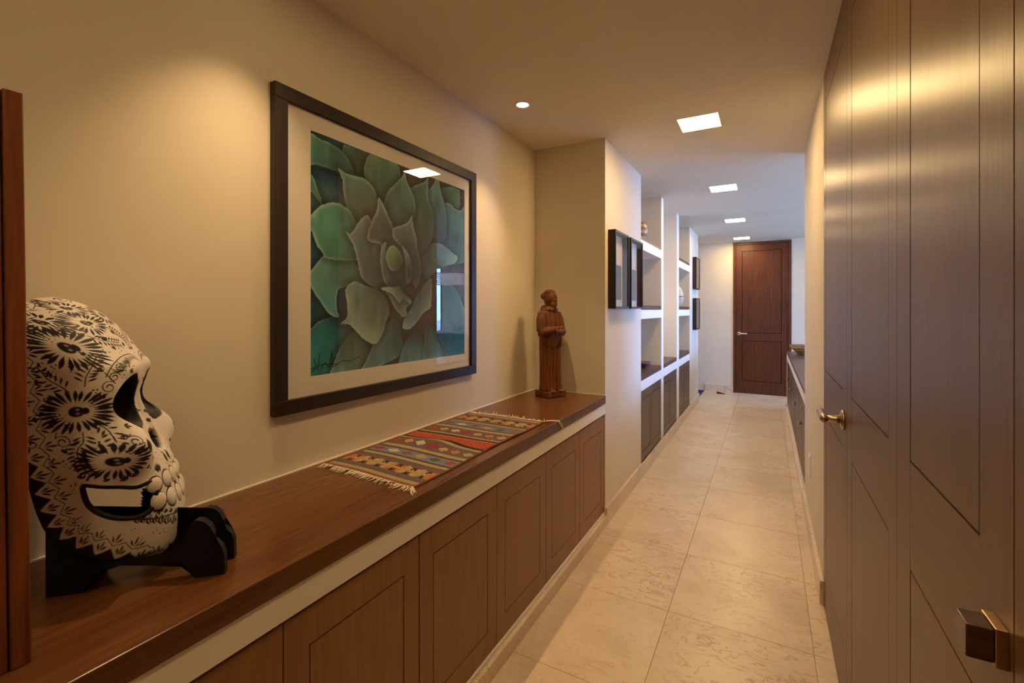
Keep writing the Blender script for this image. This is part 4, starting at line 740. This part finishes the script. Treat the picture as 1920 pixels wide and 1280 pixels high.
for s_ in (1, -1):
    b_.tube([(-.010, s_ * .060, .515), (-.004, s_ * .074, .47), (.006, s_ * .080, .41), (.020, s_ * .074, .395), (.050, s_ * .048, .405), (.080, s_ * .014, .418)], [.026, .030, .030, .029, .026, .018], 16)
    v = [(-.02, s_ * .086, .40), (.075, s_ * .030, .415), (.080, s_ * .020, .36), (.062, s_ * .034, .305), (.02, s_ * .076, .325), (-.025, s_ * .084, .375)]
    c0 = [(x - .004, y - s_ * .030, z) for x, y, z in v]; n_ = len(v)
    b_.add(v + c0, [tuple(range(n_)), tuple(range(2 * n_ - 1, n_ - 1, -1))] + [(i, n_ + i, n_ + (i + 1) % n_, (i + 1) % n_) for i in range(n_)])
    b_.ellipsoid((.086, s_ * .012, .420), (.016, .014, .017)); b_.ellipsoid((.040, s_ * .030, .036), (.040, .018, .012))
    b_.ellipsoid((.004, s_ * .034, .588), (.010, .008, .016)); b_.ellipsoid((.030, s_ * .0125, .598), (.010, .009, .006))
b_.box(.074, .106, -.034, .034, .395, .410)
b_.lathe([(.052, .520), (.056, .535), (.044, .552), (.036, .556), (.030, .545)], (-.012, 0, 0), 40)     # hood collar
b_.ellipsoid((-.034, 0, .545), (.030, .044, .020))
b_.tube([(-.008, 0, .53), (-.002, 0, .575)], [.026, .026], 20)
b_.ellipsoid((.0, 0, .602), (.045, .040, .055), 28, 20)                       # head
b_.ellipsoid((-.032, 0, .618), (.032, .047, .028), 24, 16); b_.ellipsoid((-.006, 0, .640), (.038, .036, .020), 24, 14)   # hair
b_.tube([(.034, 0, .608), (.044, 0, .592), (.047, 0, .585)], [.006, .008, .009], 12); b_.ellipsoid((.036, 0, .612), (.008, .024, .005))
b_.ellipsoid((.030, 0, .566), (.020, .024, .018)); b_.ellipsoid((.033, 0, .550), (.014, .016, .022)); b_.ellipsoid((.040, 0, .577), (.008, .018, .005))
tmp = bpy.data.meshes.new('statue_tmp'); tmp.from_pydata([L2W(p) for p in b_.v], [], b_.f); to = bpy.data.objects.new('statue_tmp', tmp); COL.objects.link(to)
rmod = to.modifiers.new('r', 'REMESH'); rmod.mode = 'VOXEL'; rmod.voxel_size = .0032
smod = to.modifiers.new('s', 'SMOOTH'); smod.factor = .5; smod.iterations = 2
dg = bpy.context.evaluated_depsgraph_get(); ev = to.evaluated_get(dg).to_mesh()
fm_ = MB(); fm_.add([v.co[:] for v in ev.vertices], [list(p.vertices) for p in ev.polygons], True); to.evaluated_get(dg).to_mesh_clear(); bpy.data.objects.remove(to, do_unlink=True); bpy.data.meshes.remove(tmp)
build('figure', fm_, 'carved_wood', stt)
pl = MB(); pl.box(-.062, .064, -.074, .074, 0, .038, bev=.006); pl.v = [L2W(p) for p in pl.v]; build('plinth', pl, 'carved_wood', stt)

# ------------------------------------------------------------------ box frames on the pilasters
def box_frame(y0, y1, z0, z1, label, group, kind):
    r = thing('box_frame', label, 'picture frame', (XC, (y0 + y1) / 2, z0), group); t = .014; d = .050; x0, x1 = XC + .001, XC + d
    for a, b in ((z0, z0 + t), (z1 - t, z1)): build('frame_side', bx(x0, x1, y0, y1, a, b), 'frame_wood', r)
    for a, b in ((y0, y0 + t), (y1 - t, y1)): build('frame_side', bx(x0, x1, a, b, z0 + t, z1 - t), 'frame_wood', r)
    build('backing', bx(x0, x0 + .004, y0 + t, y1 - t, z0 + t, z1 - t), 'mat_board', r)
    h = z1 - z0
    if kind: build('picture', bx(x0 + .004, x0 + .006, y0 + t + .075, y1 - t - .03, z0 + h * .12, z0 + h * .58), 'picture_grey', r)
    build('glass_pane', bx(x1 - .007, x1 - .005, y0 + t, y1 - t, z0 + t, z1 - t), 'picture_glass', r)
mat('picture_grey', (.10, .11, .15), .8)
box_frame(2.872, 3.200, 1.338, 1.838, 'deep dark box frame on the near pilaster, left of the pair', 'box frames on the near pilaster', 1)
box_frame(3.255, 3.600, 1.338, 1.838, 'deep dark box frame on the near pilaster, right of the pair', 'box frames on the near pilaster', 1)
box_frame(6.655, 7.02, 1.603, 2.035, 'upper dark box frame on the far pilaster', 'box frames on the far pilaster', 1)
box_frame(6.655, 7.02, 1.055, 1.482, 'lower dark box frame on the far pilaster', 'box frames on the far pilaster', 1)

# ------------------------------------------------------------------ vessels
def striped(name, c1, c2, scale, ax='Z'):
    m = mat(name, c1, .4); n, l, b = nodes(m); mp = tex_coord(m, (1, 1, 1), rnd=False); wv = n.new('ShaderNodeTexWave'); wv.bands_direction = ax; wv.inputs['Scale'].default_value = scale; wv.inputs['Distortion'].default_value = 1.5
    l.new(mp.outputs[0], wv.inputs['Vector']); r = ramp(m, wv.outputs['Fac'], [(.35, c1), (.65, c2)]); l.new(r.outputs[0], b.inputs['Base Color'])
striped('brown_glaze', (.30, .13, .06), (.55, .36, .20), 6.); striped('cream_glaze', (.62, .48, .33), (.70, .60, .46), 3.); striped('basket', (.34, .20, .06), (.62, .46, .22), 9.)
mat('purple_glaze', (.16, .07, .10), .3); mat('band_brown', (.22, .11, .06), .5)
def vessel(name, label, cat, prof, c, m, band=None):
    r = thing(name, label, cat, c); build('body', MB().lathe(prof, c, 48), m, r)
    if band: build('rim_band', MB().lathe(band, c, 48), 'band_brown', r)
    return r
vessel('round_vase', 'round brown striped vase on the upper shelf nearest the corridor pilaster', 'vase', [(.0, 0), (.034, 0), (.036, .008), (.058, .035), (.071, .075), (.073, .100), (.066, .135), (.046, .165), (.022, .182), (.018, .20), (.022, .225), (.017, .225), (.013, .2), (.0, .19)], (-.985, 4.10, 1.9242), 'brown_glaze', [(.0195, .182), (.0225, .19), (.0195, .198)])
vessel('shallow_bowl', 'small dark purple bowl on the counter of the nearest bookcase bay', 'bowl', [(.0, 0), (.03, 0), (.033, .006), (.060, .022), (.080, .045), (.082, .052), (.077, .050), (.055, .026), (.0, .010)], (-1.005, 4.30, .8002), 'purple_glaze', [(.079, .050), (.0825, .054), (.081, .0505)])
vessel('egg_vase', 'cream egg-shaped pot with a dark band on a shelf of the farthest bay', 'vase', [(.0, 0), (.028, 0), (.030, .008), (.052, .04), (.068, .09), (.071, .125), (.066, .165), (.050, .21), (.024, .245), (.012, .255), (.0, .257)], (-.985, 6.10, 1.3652), 'cream_glaze', [(.0698, .118), (.0722, .122), (.0722, .128), (.0698, .132)])
vessel('woven_bowl', 'large tan bowl standing on the right-hand console', 'bowl', [(.0, 0), (.05, 0), (.055, .006), (.10, .045), (.138, .085), (.150, .108), (.145, .109), (.132, .086), (.094, .048), (.05, .014), (.0, .012)], (.385, 6.78, .7752), 'basket', [(.146, .106), (.152, .112), (.147, .114), (.142, .108)])

# ------------------------------------------------------------------ small things
r = thing('wall_plate', 'white electrical outlet plate low on the right-hand white wall', 'outlet', (XR, 3.29, .33))
build('plate', bx(XR - .007, XR, 3.250, 3.328, .343, .470, bev=.002), 'plate_plastic', r)
for z in (.378, .418): build('socket', bx(XR - .0085, XR - .007, 3.272, 3.306, z, z + .026), 'plate_plastic', r)
r = thing('door_stop', 'small black wedge door stop lying on the floor by the far door', 'door stop', (-.645, 8.02, 0))
m_ = MB(); m_.prism([(-.70, 0), (-.585, 0), (-.585, .004), (-.70, .028)], 'xz', 8.005, 8.045); build('wedge', m_, 'black_rubber', r)
build('grip_ridge', bx(-.705, -.698, 8.003, 8.047, 0.0, .030), 'black_rubber', r)
tag(build('floor_mat', bx(-1.75, -.907, 7.32, 8.17, .0005, .012, bev=.003), 'mat_blue'), 'dark blue mat on the floor of the side passage', 'mat')

# ------------------------------------------------------------------ living room (seen mirrored in the picture glass)
sf = thing('sofa', 'grey sofa in the living room beyond the console', 'sofa', (2.0, 6.1, 0))
build('base', bx(.95, 3.1, 5.75, 6.65, .12, .36, bev=.03), 'sofa_fabric', sf); build('backrest', bx(.95, 3.1, 5.62, 5.84, .12, .86, bev=.04), 'sofa_fabric', sf)
for a, b in ((.90, 1.10), (2.95, 3.15)): build('armrest', bx(a, b, 5.66, 6.65, .1, .60, bev=.03), 'sofa_fabric', sf)
for a in (1.12, 2.04): build('seat_cushion', bx(a, a + .90, 5.86, 6.66, .365, .50, bev=.03), 'sofa_fabric', sf)
for x, y in ((.98, 5.72), (3.02, 5.72), (.98, 6.56), (3.02, 6.56)): build('leg', bx(x, x + .05, y, y + .05, 0, .12), 'frame_wood', sf)
tb = thing('side_table', 'pale console table against the living-room end wall', 'table', (2.95, 7.85, 0))
build('table_top', bx(2.35, 3.45, 7.62, 8.12, .84, .88, bev=.004), 'mat_board', tb)
for x, y in ((2.38, 7.65), (3.37, 7.65), (2.38, 8.04), (3.37, 8.04)): build('leg', bx(x, x + .05, y, y + .05, 0, .84), 'frame_wood', tb)
build('cloth_front', bx(2.44, 3.36, 7.66, 7.68, .35, .84), 'teal_fabric', tb)
co = thing('coral_sculpture', 'branching silver coral sculpture on the living-room console table', 'sculpture', (2.95, 7.85, .88))
m_ = MB(); m_.lathe([(.0, 0), (.09, 0), (.07, .03), (.035, .06), (.03, .10)], (2.95, 7.85, .8805), 24); build('foot', m_, 'silver_coral', co)
rs = random.Random(4)
for k in range(11):
    a = 2 * math.pi * k / 11; e = rs.uniform(.05, .17); L = rs.uniform(.13, .2); m_ = MB(); m_.tube([(2.95, 7.85, .96), (2.95 + .4 * L * math.cos(a), 7.85 + .4 * L * math.sin(a), .985 + e * .3), (2.95 + L * math.cos(a), 7.85 + L * math.sin(a), .985 + e)], [.022, .017, .006], 8); build('branch', m_, 'silver_coral', co)
ch = thing('crystal_chandelier', 'rectangular crystal chandelier hanging in the living room', 'chandelier', (2.62, 7.25, 1.79))
build('hanging_rod', MB().tube([(2.62, 7.25, 2.03), (2.62, 7.25, H)], .008, 10), 'nickel', ch); build('canopy', MB().lathe([(.06, -.02), (.065, 0)], (2.62, 7.25, H), 24), 'nickel', ch)
build('top_frame', bx(2.38, 2.86, 7.13, 7.37, 2.02, 2.035), 'nickel', ch); m_ = MB()
for i in range(13):
    for j in range(6):
        if 0 < i < 12 and 0 < j < 5: continue
        for k in range(6): m_.ellipsoid((2.39 + .46 * i / 12, 7.14 + .22 * j / 5, 2.0 - .038 * k), (.014, .014, .016), 8, 6)
build('crystal_strands', m_, 'crystal', ch)['kind'] = 'stuff'
